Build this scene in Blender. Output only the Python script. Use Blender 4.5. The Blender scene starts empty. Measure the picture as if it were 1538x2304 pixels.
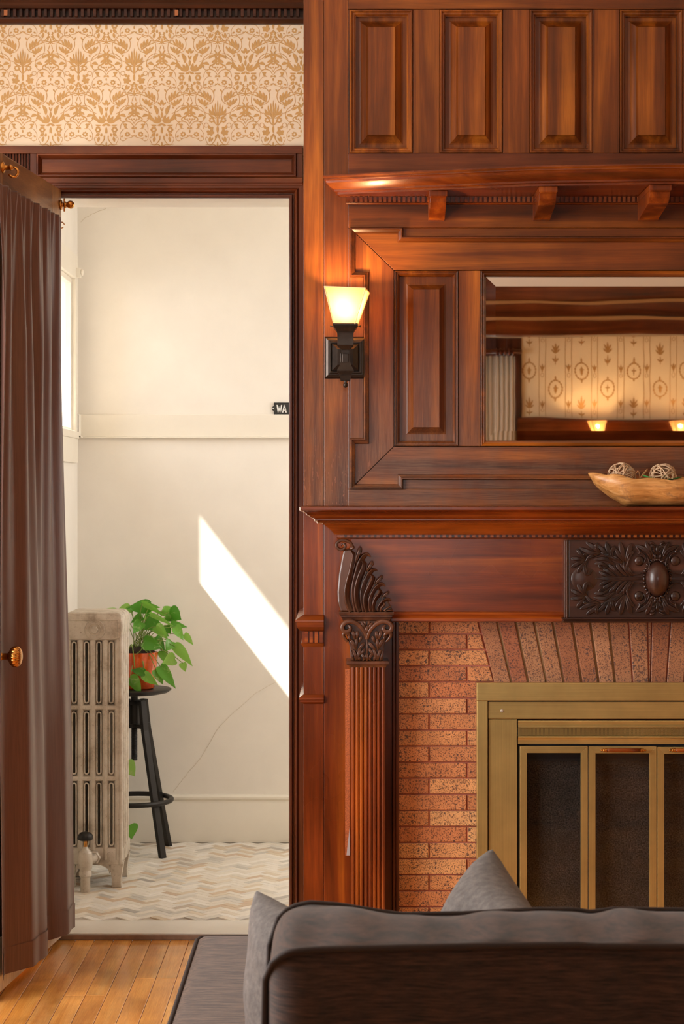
import bpy, math, random
from mathutils import Vector, Matrix
random.seed(7)
R = math.radians
S = bpy.context.scene
COL = S.collection
# ------------------------------------------------------------ camera, world, lights, exposure
F, CX, CY = 4144.0, 769.0, 1110.0          # focal length and principal point of the photograph (1538x2304)
CAMY, CZ = -5.6, 1.355
cam = bpy.data.cameras.new('camera'); camo = bpy.data.objects.new('camera', cam); COL.objects.link(camo)
camo.location = (0, CAMY, CZ); camo.rotation_euler = (R(90), 0, 0)
cam.sensor_fit = 'VERTICAL'; cam.sensor_height = 36.0; cam.sensor_width = 24.03
cam.lens = F/2304*36; cam.shift_y = -(1152-CY)/2304; cam.clip_start = .05
cam.dof.use_dof = True; cam.dof.focus_distance = 5.1; cam.dof.aperture_fstop = 18
S.camera = camo
vs = S.view_settings; vs.view_transform = 'Standard'; vs.look = 'None'; vs.gamma = 1; vs.exposure = 0.0
vs.use_curve_mapping = False
S.cycles.use_denoising = True; S.cycles.max_bounces = 10; S.cycles.diffuse_bounces = 6
S.cycles.sample_clamp_indirect = 6; S.cycles.caustics_reflective = False; S.cycles.caustics_refractive = False

def nodes(idb):
    idb.use_nodes = True; nt = idb.node_tree; nt.nodes.clear(); return nt
w = bpy.data.worlds.new('world'); S.world = w; nt = nodes(w)
wo = nt.nodes.new('ShaderNodeOutputWorld'); wb = nt.nodes.new('ShaderNodeBackground'); sky = nt.nodes.new('ShaderNodeTexSky')
sky.sky_type = 'HOSEK_WILKIE'; sky.turbidity = 4; sky.ground_albedo = .5
sd = Vector((-2.88, -1, 3.68)).normalized(); sky.sun_direction = sd
mixw = nt.nodes.new('ShaderNodeMix'); mixw.data_type = 'RGBA'; mixw.inputs[0].default_value = .6
mixw.inputs[7].default_value = (1.2, 1.25, 1.35, 1)
nt.links.new(sky.outputs[0], mixw.inputs[6]); nt.links.new(mixw.outputs[2], wb.inputs[0]); wb.inputs[1].default_value = 1.6
nt.links.new(wb.outputs[0], wo.inputs[0])

def light(name, kind, loc, energy, color, direction=None, size=None, sizey=None, radius=None, parent=None):
    l = bpy.data.lights.new(name, kind); o = bpy.data.objects.new(name, l); COL.objects.link(o)
    o.location = loc; l.energy = energy; l.color = color
    if kind == 'AREA':
        l.shape = 'RECTANGLE'; l.size = size; l.size_y = sizey
    if radius is not None:
        if kind == 'SUN': l.angle = radius
        else: l.shadow_soft_size = radius
    if direction is not None: o.rotation_euler = Vector(direction).to_track_quat('-Z', 'Y').to_euler()
    if parent: o.parent = parent
    return o
light('sun', 'SUN', (-6, -3, 8), 24.0, (1, .95, .86), -sd, radius=R(.6))
light('daylight_side_window', 'AREA', (-2.15, -2.4, 1.6), 150, (1, .97, .94), (1, .12, -.04), 2.0, 1.75)
light('daylight_back_window', 'AREA', (.3, -7.95, 1.5), 22, (1, .93, .84), (.05, 1, 0), 1.5, 1.6)
light('daylight_vestibule_window', 'AREA', (-2.0, .85, 2.2), 26, (.98, .98, 1), (1, .0, -.3), 1.1, .8)
light('vestibule_fill', 'AREA', (1.25, .8, 1.7), 16.5, (.98, .98, 1), (-1, 0, -.05), 1.0, 1.2)  # fill lamp added inside the closed right wall to brighten the vestibule

# ------------------------------------------------------------ helpers
def PX(px, Y): return (px-CX)*(Y-CAMY)/F
def PZ(py, Y): return CZ-(py-CY)*(Y-CAMY)/F
def P(px, py, Y): return Vector((PX(px, Y), Y, PZ(py, Y)))
def srgb(h):
    h = h.lstrip('#'); c = [int(h[i:i+2], 16)/255 for i in (0, 2, 4)]
    return tuple((x/12.92 if x <= .04045 else ((x+.055)/1.055)**2.4) for x in c)+(1,)

class MB:
    def __init__(s): s.v = []; s.f = []; s.sm = False
    def add(s, vs_, fs):
        b = len(s.v); s.v += [tuple(p) for p in vs_]; s.f += [tuple(i+b for i in f) for f in fs]
    def box(s, x0, x1, y0, y1, z0, z1):
        s.add([(x, y, z) for x in (x0, x1) for y in (y0, y1) for z in (z0, z1)],
              [(0, 1, 3, 2), (4, 6, 7, 5), (0, 4, 5, 1), (2, 3, 7, 6), (0, 2, 6, 4), (1, 5, 7, 3)])
    def pbox(s, px0, px1, py0, py1, Y, th):          # front face given in photo measure at plane Y
        s.box(PX(px0, Y), PX(px1, Y), Y, Y+th, PZ(py1, Y), PZ(py0, Y))
    def prism(s, poly, Y, th):                        # poly (x,z) extruded in +Y by th
        n = len(poly); a = [(x, Y, z) for x, z in poly]; b = [(x, Y+th, z) for x, z in poly]
        s.add(a+b, [tuple(range(n)), tuple(range(2*n-1, n-1, -1))]+[(i, i+n, (i+1) % n+n, (i+1) % n) for i in range(n)])
    def grid(s, rows, closeu=False, closev=False):
        nr = len(rows); nc = len(rows[0]); fs = []
        for i in range(nr if closev else nr-1):
            for j in range(nc if closeu else nc-1):
                fs.append((i*nc+j, i*nc+(j+1) % nc, ((i+1) % nr)*nc+(j+1) % nc, ((i+1) % nr)*nc+j))
        s.add([p for r in rows for p in r], fs)
    def lathe(s, prof, c, axis='z', n=24, caps=True):
        rows = []
        for r, h in prof:
            row = []
            for k in range(n):
                a = 2*math.pi*k/n; u, v = r*math.cos(a), r*math.sin(a)
                row.append({'z': (c[0]+u, c[1]+v, c[2]+h), 'x': (c[0]+h, c[1]+u, c[2]+v), 'y': (c[0]+u, c[1]+h, c[2]+v)}[axis])
            rows.append(row)
        b = len(s.v); s.grid(rows, closeu=True)
        if caps: s.f.append(tuple(b+k for k in range(n))); s.f.append(tuple(b+(len(rows)-1)*n+k for k in range(n-1, -1, -1)))
    def tube(s, pts, r, n=8, caps=True):
        pts = [Vector(p) for p in pts]; rows = []; up = None
        for i, p in enumerate(pts):
            t = (pts[min(i+1, len(pts)-1)]-pts[max(i-1, 0)])
            if t.length < 1e-9: t = Vector((0, 0, 1))
            t.normalize()
            if up is None: up = t.orthogonal().normalized()
            up = (up-t*up.dot(t))
            up = up.normalized() if up.length > 1e-6 else t.orthogonal().normalized()
            q = t.cross(up); rr = r[i] if isinstance(r, (list, tuple)) else r
            rows.append([tuple(p+up*rr*math.cos(2*math.pi*k/n)+q*rr*math.sin(2*math.pi*k/n)) for k in range(n)])
        b = len(s.v); s.grid(rows, closeu=True)
        if caps: s.f.append(tuple(b+k for k in range(n))); s.f.append(tuple(b+(len(rows)-1)*n+k for k in range(n-1, -1, -1)))
    def plan(s, path, prof, closed_prof=False, side=1):   # path (x,y) in plan, prof (p outwards, z)
        n = len(path); V2 = [Vector(p) for p in path]; ms = []
        for i in range(n):
            d0 = (V2[i]-V2[i-1]).normalized() if i > 0 else None
            d1 = (V2[i+1]-V2[i]).normalized() if i < n-1 else None
            n0 = Vector((d0.y, -d0.x))*side if d0 is not None else None; n1 = Vector((d1.y, -d1.x))*side if d1 is not None else None
            if n0 is None: m = n1
            elif n1 is None: m = n0
            else:
                m = (n0+n1); m = m/max(m.dot(n0), .2)
            ms.append(m)
        rows = [[(V2[i].x+ms[i].x*p, V2[i].y+ms[i].y*p, z) for i in range(n)] for p, z in prof]
        s.grid(rows, closev=closed_prof)
    def frame(s, path, prof, Y, closed=True):             # path (x,z) on a wall plane; prof (u inwards, v towards viewer)
        n = len(path); V2 = [Vector(p) for p in path]; rows = []
        for i in range(n):
            a = V2[i-1] if (closed or i > 0) else None; b = V2[(i+1) % n] if (closed or i < n-1) else None
            d0 = (V2[i]-a).normalized() if a is not None else None; d1 = (b-V2[i]).normalized() if b is not None else None
            n0 = Vector((d0.y, -d0.x)) if d0 is not None else None; n1 = Vector((d1.y, -d1.x)) if d1 is not None else None
            if n0 is None: m = n1
            elif n1 is None: m = n0
            else: m = (n0+n1)/(1+n0.dot(n1))
            rows.append([(V2[i].x+m.x*u, Y-v, V2[i].y+m.y*u) for u, v in prof])
        s.grid(rows, closev=closed)
    def leaf(s, pts, wd, h, Y, ridge=1.0, n=10, toe=.35, conv=None, scoop=False):   # relief leaf: pts 2D -> world
        q = spline(pts, n); m = len(q); rows = []
        q3 = [Vector((p[0], p[1])) for p in q]
        for i, p in enumerate(q3):
            t = (q3[min(i+1, m-1)]-q3[max(i-1, 0)]).normalized(); nn = Vector((-t.y, t.x)); f = i/(m-1)
            wv = wd*(toe+(1-toe)*math.sin(math.pi*min(1, f*1.25+.05)/1.0*.5)) if f < .62 else wd*math.cos((f-.62)/.38*math.pi/2)**.75
            wv = max(wv, wd*.04); hh = h*(.55+.45*math.sin(math.pi*f))
            rows.append([tuple(conv(p+nn*wv*o, Y-hh*k)) for o, k in (((-1, -.3), (-.86, .4), (-.6, 1.0), (-.2, .72), (.3, .45), (.85, .32), (1, -.3)) if scoop else ((-1, -.3), (-.85, .5), (-.45, .95), (0, ridge), (.45, .95), (.85, .5), (1, -.3)))])
        s.grid(rows)
    def build(s, name, mat, parent=None, smooth=False, bevel=0, seg=2, kind=None, auto=None):
        me = bpy.data.meshes.new(name); me.from_pydata(s.v, [], s.f); me.update()
        if mat: me.materials.append(mat)
        o = bpy.data.objects.new(name, me); COL.objects.link(o)
        if smooth:
            for p in me.polygons: p.use_smooth = True
        fixn(me)
        if auto:
            for p in me.polygons: p.use_smooth = True
            for e in sharp_edges(me, R(auto)): me.edges[e].use_edge_sharp = True
        if bevel:
            b = o.modifiers.new('bevel', 'BEVEL'); b.width = bevel; b.segments = seg; b.limit_method = 'ANGLE'; b.angle_limit = R(35)
            if seg > 1: b.harden_normals = False
        if parent is not None: adopt(o, parent)
        if kind: o['kind'] = kind
        return o
def fixn(me):
    import bmesh
    bm = bmesh.new(); bm.from_mesh(me); bmesh.ops.recalc_face_normals(bm, faces=bm.faces); bm.to_mesh(me); bm.free()
def sharp_edges(me, ang):
    import bmesh
    bm = bmesh.new(); bm.from_mesh(me); r = []
    for e in bm.edges:
        if len(e.link_faces) != 2 or e.calc_face_angle(0) > ang: r.append(e.index)
    bm.free(); return r
def adopt(o, parent):
    o.parent = parent
    o.matrix_parent_inverse = Matrix.Translation(parent.location).inverted() if parent.type == 'EMPTY' else Matrix.Identity(4)
def spline(pts, n=8):
    pts = [tuple(p) for p in pts]; out = []; m = len(pts)
    if m == 2: return [tuple(a+(b-a)*k/n for a, b in zip(*pts)) for k in range(n+1)]
    for i in range(m-1):
        p0 = pts[max(i-1, 0)]; p1 = pts[i]; p2 = pts[i+1]; p3 = pts[min(i+2, m-1)]; k_ = max(3, n//2)
        for k in range(k_):
            t = k/k_
            out.append(tuple(.5*((2*b)+(-a+c)*t+(2*a-5*b+4*c-d)*t*t+(-a+3*b-3*c+d)*t**3) for a, b, c, d in zip(p0, p1, p2, p3)))
    out.append(pts[-1]); return out
def thing(name, label, cat, loc=(0, 0, 0), group=None):
    o = bpy.data.objects.new(name, None); COL.objects.link(o); o.location = loc; o.empty_display_size = .1
    o['label'] = label; o['category'] = cat
    if group: o['group'] = group
    return o
def tag(o, label=None, cat=None, group=None, kind=None):
    for k, v in (('label', label), ('category', cat), ('group', group), ('kind', kind)):
        if v: o[k] = v
    return o
def struct(name, mb, mat, **k):
    o = mb.build(name, mat, **k); o['kind'] = 'structure'; return o
def interp(tab, x):
    if x <= tab[0][0]: return tab[0][1]
    for (a, b), (c, d) in zip(tab, tab[1:]):
        if x <= c: return b+(d-b)*(x-a)/(c-a)
    return tab[-1][1]

# ------------------------------------------------------------ materials
def newmat(name):
    m = bpy.data.materials.new(name); nt = nodes(m)
    out = nt.nodes.new('ShaderNodeOutputMaterial'); b = nt.nodes.new('ShaderNodeBsdfPrincipled'); nt.links.new(b.outputs[0], out.inputs[0])
    return m, nt, b, out
def N(nt, t, **k):
    n = nt.nodes.new(t)
    for a, v in k.items():
        if a.startswith('i_'): n.inputs[a[2:].replace('_', ' ')].default_value = v
        else: setattr(n, a, v)
    return n
def coords(nt, scale=(1, 1, 1), rnd=True):
    tc = N(nt, 'ShaderNodeTexCoord'); mp = N(nt, 'ShaderNodeMapping'); mp.inputs['Scale'].default_value = scale
    if rnd:
        oi = N(nt, 'ShaderNodeObjectInfo'); vm = N(nt, 'ShaderNodeVectorMath', operation='MULTIPLY_ADD')
        cb = N(nt, 'ShaderNodeCombineXYZ'); 
        for i in range(3): nt.links.new(oi.outputs['Random'], cb.inputs[i])
        vm.inputs[1].default_value = (7, 5, 9); nt.links.new(cb.outputs[0], vm.inputs[0]); nt.links.new(tc.outputs['Object'], vm.inputs[2])
        nt.links.new(vm.outputs[0], mp.inputs[0])
    else: nt.links.new(tc.outputs['Object'], mp.inputs[0])
    return mp.outputs[0]
def ramp(nt, fac, stops, interp_='LINEAR'):
    r = N(nt, 'ShaderNodeValToRGB'); r.color_ramp.interpolation = interp_; e = r.color_ramp.elements
    while len(e) < len(stops): e.new(.5)
    for k, (p, c) in enumerate(stops): e[k].position = p; e[k].color = c if len(c) == 4 else c+(1,)
    nt.links.new(fac, r.inputs[0]); return r.outputs[0]
def mix(nt, fac, a, b, mode='MIX'):
    m = N(nt, 'ShaderNodeMix', data_type='RGBA', blend_type=mode)
    for i, v in ((0, fac), (6, a), (7, b)):
        if isinstance(v, (int, float)): m.inputs[i].default_value = v
        elif isinstance(v, tuple): m.inputs[i].default_value = v if len(v) == 4 else v+(1,)
        else: nt.links.new(v, m.inputs[i])
    return m.outputs[2]
def noise(nt, vec, scale=5, detail=4, rough=.5, dist=0):
    n = N(nt, 'ShaderNodeTexNoise'); n.inputs['Scale'].default_value = scale; n.inputs['Detail'].default_value = detail
    n.inputs['Roughness'].default_value = rough; n.inputs['Distortion'].default_value = dist; nt.links.new(vec, n.inputs['Vector']); return n.outputs[0]
def bump(nt, b, h, strength=.2, dist=.002):
    n = N(nt, 'ShaderNodeBump'); n.inputs['Strength'].default_value = strength; n.inputs['Distance'].default_value = dist
    nt.links.new(h, n.inputs['Height']); nt.links.new(n.outputs[0], b.inputs['Normal'])
def plain(name, hexc, rough=.5, metal=0, var=0, bumpamt=0, scale=40, coat=0, spec=.5):
    m, nt, b, out = newmat(name); c = srgb(hexc); b.inputs['Base Color'].default_value = c
    b.inputs['Roughness'].default_value = rough; b.inputs['Metallic'].default_value = metal; b.inputs['Coat Weight'].default_value = coat
    b.inputs['Specular IOR Level'].default_value = spec
    if var or bumpamt:
        v = coords(nt, rnd=False); n = noise(nt, v, scale, 5, .6)
        if var:
            col = ramp(nt, n, [(.3, tuple(x*(1-var) for x in c[:3])), (.7, tuple(min(1, x*(1+var)) for x in c[:3]))]); nt.links.new(col, b.inputs['Base Color'])
        if bumpamt: bump(nt, b, n, bumpamt, .001)
    return m
def wood(name, axis, c, rough=.3, wear=None, coat=.2, bright=1.0):
    """varnished board: axis of the grain; c = dark, mid, light; wear = (z0, z1, strength) band where the finish is dulled and worn"""
    m, nt, b, out = newmat(name)
    sc = {'x': (1.1, 24, 24), 'z': (24, 24, 1.1), 'y': (24, 1.1, 24)}[axis]; sf = {'x': (14, 420, 420), 'z': (420, 420, 14), 'y': (420, 14, 420)}[axis]
    g = noise(nt, coords(nt, sc), 1, 4, .55, .5); fine = noise(nt, coords(nt, sf), 1, 3, .6); big = noise(nt, coords(nt, (3.2, 3.2, 2.2)), 1, 3, .55, .4)
    c = [tuple(x*bright for x in srgb(h)[:3]) for h in c]
    col = ramp(nt, g, [(.22, c[0]), (.5, c[1]), (.8, c[2])])
    col = mix(nt, .75, col, ramp(nt, big, [(.3, (.42, .38, .35)), (.7, (1.35, 1.32, 1.22))]), 'MULTIPLY')
    col = mix(nt, .32, col, ramp(nt, fine, [(.35, (.55, .5, .5)), (.62, (1.15, 1.15, 1.15))]), 'MULTIPLY')
    rr = N(nt, 'ShaderNodeMapRange'); rr.inputs[3].default_value = rough*.75; rr.inputs[4].default_value = rough*1.4; nt.links.new(big, rr.inputs[0])
    ro = rr.outputs[0]
    if wear:
        tc = N(nt, 'ShaderNodeTexCoord'); sx = N(nt, 'ShaderNodeSeparateXYZ'); nt.links.new(tc.outputs['Object'], sx.inputs[0])
        mr = N(nt, 'ShaderNodeMapRange'); mr.inputs[1].default_value = wear[1]; mr.inputs[2].default_value = wear[0]; nt.links.new(sx.outputs[2], mr.inputs[0])
        nz = noise(nt, coords(nt, (9, 9, 4), False), 1, 6, .65); ml = N(nt, 'ShaderNodeMath', operation='MULTIPLY'); nt.links.new(mr.outputs[0], ml.inputs[0])
        nt.links.new(ramp(nt, nz, [(.3, (0, 0, 0)), (.6, (1, 1, 1))]), ml.inputs[1])
        m2 = N(nt, 'ShaderNodeMath', operation='MULTIPLY'); nt.links.new(ml.outputs[0], m2.inputs[0]); m2.inputs[1].default_value = wear[2]
        dull = mix(nt, .35, ramp(nt, fine, [(.3, srgb('#3c281f')[:3]), (.7, srgb('#7a5c49')[:3])]), col)
        col = mix(nt, m2.outputs[0], col, dull)
        sp = noise(nt, coords(nt, (140, 140, 45), False), 1, 2, .7)
        m3 = N(nt, 'ShaderNodeMath', operation='MULTIPLY'); nt.links.new(ramp(nt, sp, [(.6, (0, 0, 0)), (.66, (1, 1, 1))]), m3.inputs[0])
        mz = N(nt, 'ShaderNodeMapRange'); mz.inputs[1].default_value = 1.55; mz.inputs[2].default_value = 1.33; nt.links.new(sx.outputs[2], mz.inputs[0]); nt.links.new(mz.outputs[0], m3.inputs[1])
        m4 = N(nt, 'ShaderNodeMath', operation='MULTIPLY'); nt.links.new(m3.outputs[0], m4.inputs[0]); m4.inputs[1].default_value = .5 if axis == 'z' else .0
        col = mix(nt, m4.outputs[0], col, srgb('#a5654a')[:3])
    nt.links.new(col, b.inputs['Base Color']); nt.links.new(ro, b.inputs['Roughness'])
    b.inputs['Coat Weight'].default_value = coat; b.inputs['Coat Roughness'].default_value = .16; b.inputs['Specular IOR Level'].default_value = .38
    bump(nt, b, fine, .12, .0008); return m
MAH = ('#2c1407', '#733912', '#b4681f')
RED = ('#321206', '#7a340f', '#b5601c')
DKC = ('#2a1710', '#54301f', '#74472f')
M = {}
M['wood_z'] = wood('mahogany_upright', 'z', MAH); M['wood_x'] = wood('mahogany_level', 'x', MAH)
M['worn_z'] = wood('mahogany_upright_worn', 'z', MAH, .36, (1.25, 1.95, 1.0)); M['worn_x'] = wood('mahogany_level_worn', 'x', MAH, .36, (1.25, 1.95, 1.0))
M['red_z'] = wood('red_mahogany_upright', 'z', RED, .27, coat=.3); M['red_x'] = wood('red_mahogany_level', 'x', RED, .27, coat=.3)
M['carved'] = wood('carved_dark_mahogany', 'z', DKC, .33, coat=.4)
DKD = ('#1c0f0b', '#3a2118', '#553225')
M['carved_x'] = wood('carved_dark_block', 'x', DKD, .36, coat=.2); M['carved_d'] = wood('carved_dark_scrolls', 'z', DKD, .33, coat=.3)
M['case_z'] = wood('casing_upright', 'z', ('#2a120b', '#5d2d18', '#7f4526'), .3); M['case_x'] = wood('casing_level', 'x', ('#34170d', '#6e3519', '#955328'), .3)
M['dark_x'] = wood('dark_cornice_wood', 'x', ('#1a0c08', '#3c1d12', '#5b2f1a'), .3)
M['door'] = wood('door_oak', 'z', ('#5a3a1c', '#8a5f33', '#a97d4c'), .4, coat=.3); M['door_y'] = wood('door_oak_rail', 'y', ('#5a3a1c', '#8a5f33', '#a97d4c'), .4, coat=.3)
M['door_low'] = wood('door_worn_lit_foot', 'z', ('#cdbca6', '#eadfce', '#f6efe4'), .6, coat=0)  # worn raw wood, paled further so reflected light is in the colour
M['plank'] = wood('oak_floor_board', 'y', ('#cc8138', '#e8a350', '#f4bd70'), .2, coat=.5)
M['black'] = plain('gap_black', '#120a07', .8)
M['wall'] = plain('cream_plaster', '#eae4da', .75, var=.03, bumpamt=.15, scale=6)
M['trimw'] = plain('white_gloss_paint', '#e9e2d4', .4, var=.02, scale=9)
M['ceil'] = plain('ceiling_paint', '#e6dfd0', .8)
M['print_bg'] = plain('wallpaper_ground', '#f2dfc2', .7, var=.03, scale=5)
M['print_fg'] = plain('wallpaper_gold_print', '#cfa364', .6, var=.06, scale=30)
M['print_bg2'] = plain('wallpaper_ground_striped', '#f3deb8', .7, var=.03, scale=5)
M['print_fg2'] = plain('wallpaper_tan_print', '#b98a4c', .6)
M['marble'] = plain('marble_saddle', '#e6e1d6', .25, var=.04, scale=8)
M['bronze'] = plain('dark_bronze', '#3a312b', .3, .7, var=.2, bumpamt=.1, scale=60)
M['brassk'] = plain('aged_copper_brass', '#c98b45', .25, 1, var=.2, scale=90)
M['iron'] = plain('black_iron', '#2b2825', .42, .5, bumpamt=.1, scale=120)
M['soil'] = plain('soil', '#2a1c12', .95, var=.4, bumpamt=.9, scale=200)
M['stem'] = plain('green_stem', '#7d9440', .5)
M['vine'] = plain('rattan', '#c9a886', .6, var=.25, scale=120)
M['twig'] = plain('dried_twig', '#a9794b', .7)
M['leafgreen'] = plain('green_leaf', '#4f9a4c', .45)
M['sign'] = plain('sign_black', '#2b2b29', .5); M['signw'] = plain('sign_white', '#e8e8e4', .5)
M['grout'] = plain('grout', '#b8aea0', .85, var=.1)
M['linen'] = plain('white_linen_curtain', '#efe8da', .8)

def brushed(name, hexc, axis, rough=.36):
    m, nt, b, out = newmat(name); c = srgb(hexc)
    sc = {'x': (4, 300, 300), 'z': (300, 300, 4)}[axis]
    n = noise(nt, coords(nt, sc, False), 1, 3, .6); n2 = noise(nt, coords(nt, (6, 6, 6)), 1, 4, .6)
    col = mix(nt, .6, c, ramp(nt, n2, [(.3, (.7, .68, .62)), (.7, (1.2, 1.18, 1.1))]), 'MULTIPLY')
    col = mix(nt, .4, col, ramp(nt, n, [(.3, (.75, .75, .75)), (.7, (1.15, 1.15, 1.15))]), 'MULTIPLY')
    nt.links.new(col, b.inputs['Base Color']); b.inputs['Metallic'].default_value = .65; b.inputs['Roughness'].default_value = rough
    bump(nt, b, n, .06, .0005); return m
M['brass_x'] = brushed('antique_brass_level', '#c4aa6e', 'x', .3); M['brass_z'] = brushed('antique_brass_upright', '#c4aa6e', 'z', .3)

def brickmat(name='speckled_glazed_brick', pal=('#c8825a', '#dc9a66', '#eab079', '#cf8459', '#efbd84')):
    m, nt, b, out = newmat(name); oi = N(nt, 'ShaderNodeObjectInfo')
    base = ramp(nt, oi.outputs['Random'], [(0, srgb(pal[0])[:3]), (.3, srgb(pal[1])[:3]), (.6, srgb(pal[2])[:3]), (.8, srgb(pal[3])[:3]), (1, srgb(pal[4])[:3])])
    v = coords(nt, (1, 1, 1)); bg = noise(nt, v, 14, 3, .6); base = mix(nt, .6, base, ramp(nt, bg, [(.3, (.72, .62, .56)), (.7, (1.15, 1.12, 1.05))]), 'MULTIPLY')
    s1 = noise(nt, v, 330, 3, .65); s2 = noise(nt, v, 150, 4, .7); s3 = noise(nt, v, 16, 2, .5)
    a = N(nt, 'ShaderNodeMath', operation='MULTIPLY_ADD'); nt.links.new(s3, a.inputs[0]); a.inputs[1].default_value = .22; nt.links.new(s2, a.inputs[2])
    col = mix(nt, ramp(nt, s1, [(.53, (0, 0, 0)), (.58, (.85, .85, .85))]), base, srgb('#57352c')[:3])
    col = mix(nt, ramp(nt, a.outputs[0], [(.685, (0, 0, 0)), (.73, (.9, .9, .9))]), col, srgb('#46383c')[:3])
    nt.links.new(col, b.inputs['Base Color']); b.inputs['Roughness'].default_value = .42; b.inputs['Coat Weight'].default_value = .15
    bump(nt, b, s2, .35, .0015); return m
M['brick'] = brickmat(); M['brick_arch'] = brickmat('sooty_arch_brick', ('#9c6446', '#b07a58', '#b58763', '#a36144', '#bd906c'))
M['mortar'] = plain('red_mortar', '#b06a58', .8, var=.15, scale=60, bumpamt=.3); M['mortar_tan'] = plain('tan_mortar', '#a08763', .9, var=.2, scale=80, bumpamt=.6)

def fabric(name, c0, c1, streak='x', sheen=.1, rough=.85, scale=1.0, bs=.3):
    m, nt, b, out = newmat(name)
    sc = {'x': (32, 32, 380), 'n': (90, 90, 90), 'xy': (26, 330, 330)}[streak]; sc = tuple(q*scale for q in sc)
    n = noise(nt, coords(nt, sc, False), 1, 5, .65); f = noise(nt, coords(nt, (900*scale, 900*scale, 900*scale), False), 1, 2, .6)
    col = ramp(nt, n, [(.36, srgb(c0)[:3]), (.68, srgb(c1)[:3])]); col = mix(nt, .5, col, ramp(nt, f, [(.3, (.6, .6, .6)), (.7, (1.3, 1.3, 1.3))]), 'MULTIPLY')
    nt.links.new(col, b.inputs['Base Color']); b.inputs['Roughness'].default_value = rough
    b.inputs['Sheen Weight'].default_value = sheen; b.inputs['Sheen Roughness'].default_value = .5
    bump(nt, b, f, bs, .0012); return m
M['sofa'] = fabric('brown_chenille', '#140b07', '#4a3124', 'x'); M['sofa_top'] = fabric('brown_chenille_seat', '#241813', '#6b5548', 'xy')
M['welt'] = plain('dark_welt', '#2a1f1b', .8); M['pillow'] = fabric('grey_linen', '#4a4441', '#665f5b', 'n', .08)
def satin():
    m, nt, b, out = newmat('brown_satin'); n = noise(nt, coords(nt, (260, 260, 8), False), 1, 3, .6)
    nt.links.new(ramp(nt, n, [(.3, srgb('#5b3c33')[:3]), (.7, srgb('#6e4b40')[:3])]), b.inputs['Base Color'])
    b.inputs['Roughness'].default_value = .42; b.inputs['Sheen Weight'].default_value = .12; b.inputs['Specular IOR Level'].default_value = .45
    bump(nt, b, n, .05, .0005); return m
M['satin'] = satin()
def radmat():
    m, nt, b, out = newmat('aged_radiator_paint'); v = coords(nt, (1, 1, 1), False)
    n = noise(nt, v, 16, 6, .7); s = noise(nt, v, 150, 3, .7)
    col = ramp(nt, n, [(.3, srgb('#9d8e7c')[:3]), (.5, srgb('#c5b9a8')[:3]), (.75, srgb('#d8cfc2')[:3])])
    col = mix(nt, ramp(nt, s, [(.64, (0, 0, 0)), (.72, (.7, .7, .7))]), col, srgb('#6b5646')[:3])
    nt.links.new(col, b.inputs['Base Color']); b.inputs['Roughness'].default_value = .42; b.inputs['Metallic'].default_value = .15; bump(nt, b, s, .25, .0015); return m
M['rad'] = radmat()
def glassmat(name, tint=(1, 1, 1, 1), gloss=.12, rough=.02):
    m = bpy.data.materials.new(name); nt = nodes(m); out = N(nt, 'ShaderNodeOutputMaterial'); t = N(nt, 'ShaderNodeBsdfTransparent'); t.inputs[0].default_value = tint
    g = N(nt, 'ShaderNodeBsdfGlossy'); g.inputs['Roughness'].default_value = rough; lw = N(nt, 'ShaderNodeLayerWeight'); pw = N(nt, 'ShaderNodeMath', operation='POWER'); pw.inputs[1].default_value = 10; nt.links.new(lw.outputs['Facing'], pw.inputs[0])
    ma = N(nt, 'ShaderNodeMath', operation='MULTIPLY_ADD', use_clamp=True); ma.inputs[1].default_value = .5; ma.inputs[2].default_value = .04; nt.links.new(pw.outputs[0], ma.inputs[0])
    mx = N(nt, 'ShaderNodeMixShader'); nt.links.new(ma.outputs[0], mx.inputs[0]); nt.links.new(t.outputs[0], mx.inputs[1]); nt.links.new(g.outputs[0], mx.inputs[2]); nt.links.new(mx.outputs[0], out.inputs[0]); return m
M['pane'] = glassmat('window_glass')
def shademat():
    m = bpy.data.materials.new('frosted_shade_glass'); nt = nodes(m); out = N(nt, 'ShaderNodeOutputMaterial'); t = N(nt, 'ShaderNodeBsdfTranslucent'); t.inputs[0].default_value = (.72, .5, .27, 1)
    tr = N(nt, 'ShaderNodeBsdfTransparent'); tr.inputs[0].default_value = (.95, .85, .7, 1); g = N(nt, 'ShaderNodeBsdfGlossy'); g.inputs['Roughness'].default_value = .25; d = N(nt, 'ShaderNodeBsdfDiffuse'); d.inputs[0].default_value = (.8, .66, .45, 1)
    a = N(nt, 'ShaderNodeMixShader'); a.inputs[0].default_value = .22; nt.links.new(t.outputs[0], a.inputs[1]); nt.links.new(tr.outputs[0], a.inputs[2])
    c = N(nt, 'ShaderNodeMixShader'); c.inputs[0].default_value = .15; nt.links.new(a.outputs[0], c.inputs[1]); nt.links.new(d.outputs[0], c.inputs[2])
    e = N(nt, 'ShaderNodeMixShader'); e.inputs[0].default_value = .06; nt.links.new(c.outputs[0], e.inputs[1]); nt.links.new(g.outputs[0], e.inputs[2]); nt.links.new(e.outputs[0], out.inputs[0]); return m
M['shade'] = shademat()
def emis(name, col, s_):
    m = bpy.data.materials.new(name); nt = nodes(m); out = N(nt, 'ShaderNodeOutputMaterial'); e = N(nt, 'ShaderNodeEmission'); e.inputs[0].default_value = col; e.inputs[1].default_value = s_
    nt.links.new(e.outputs[0], out.inputs[0]); return m
M['bulb'] = emis('lit_bulb', (1, .72, .42, 1), 22)
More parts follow.
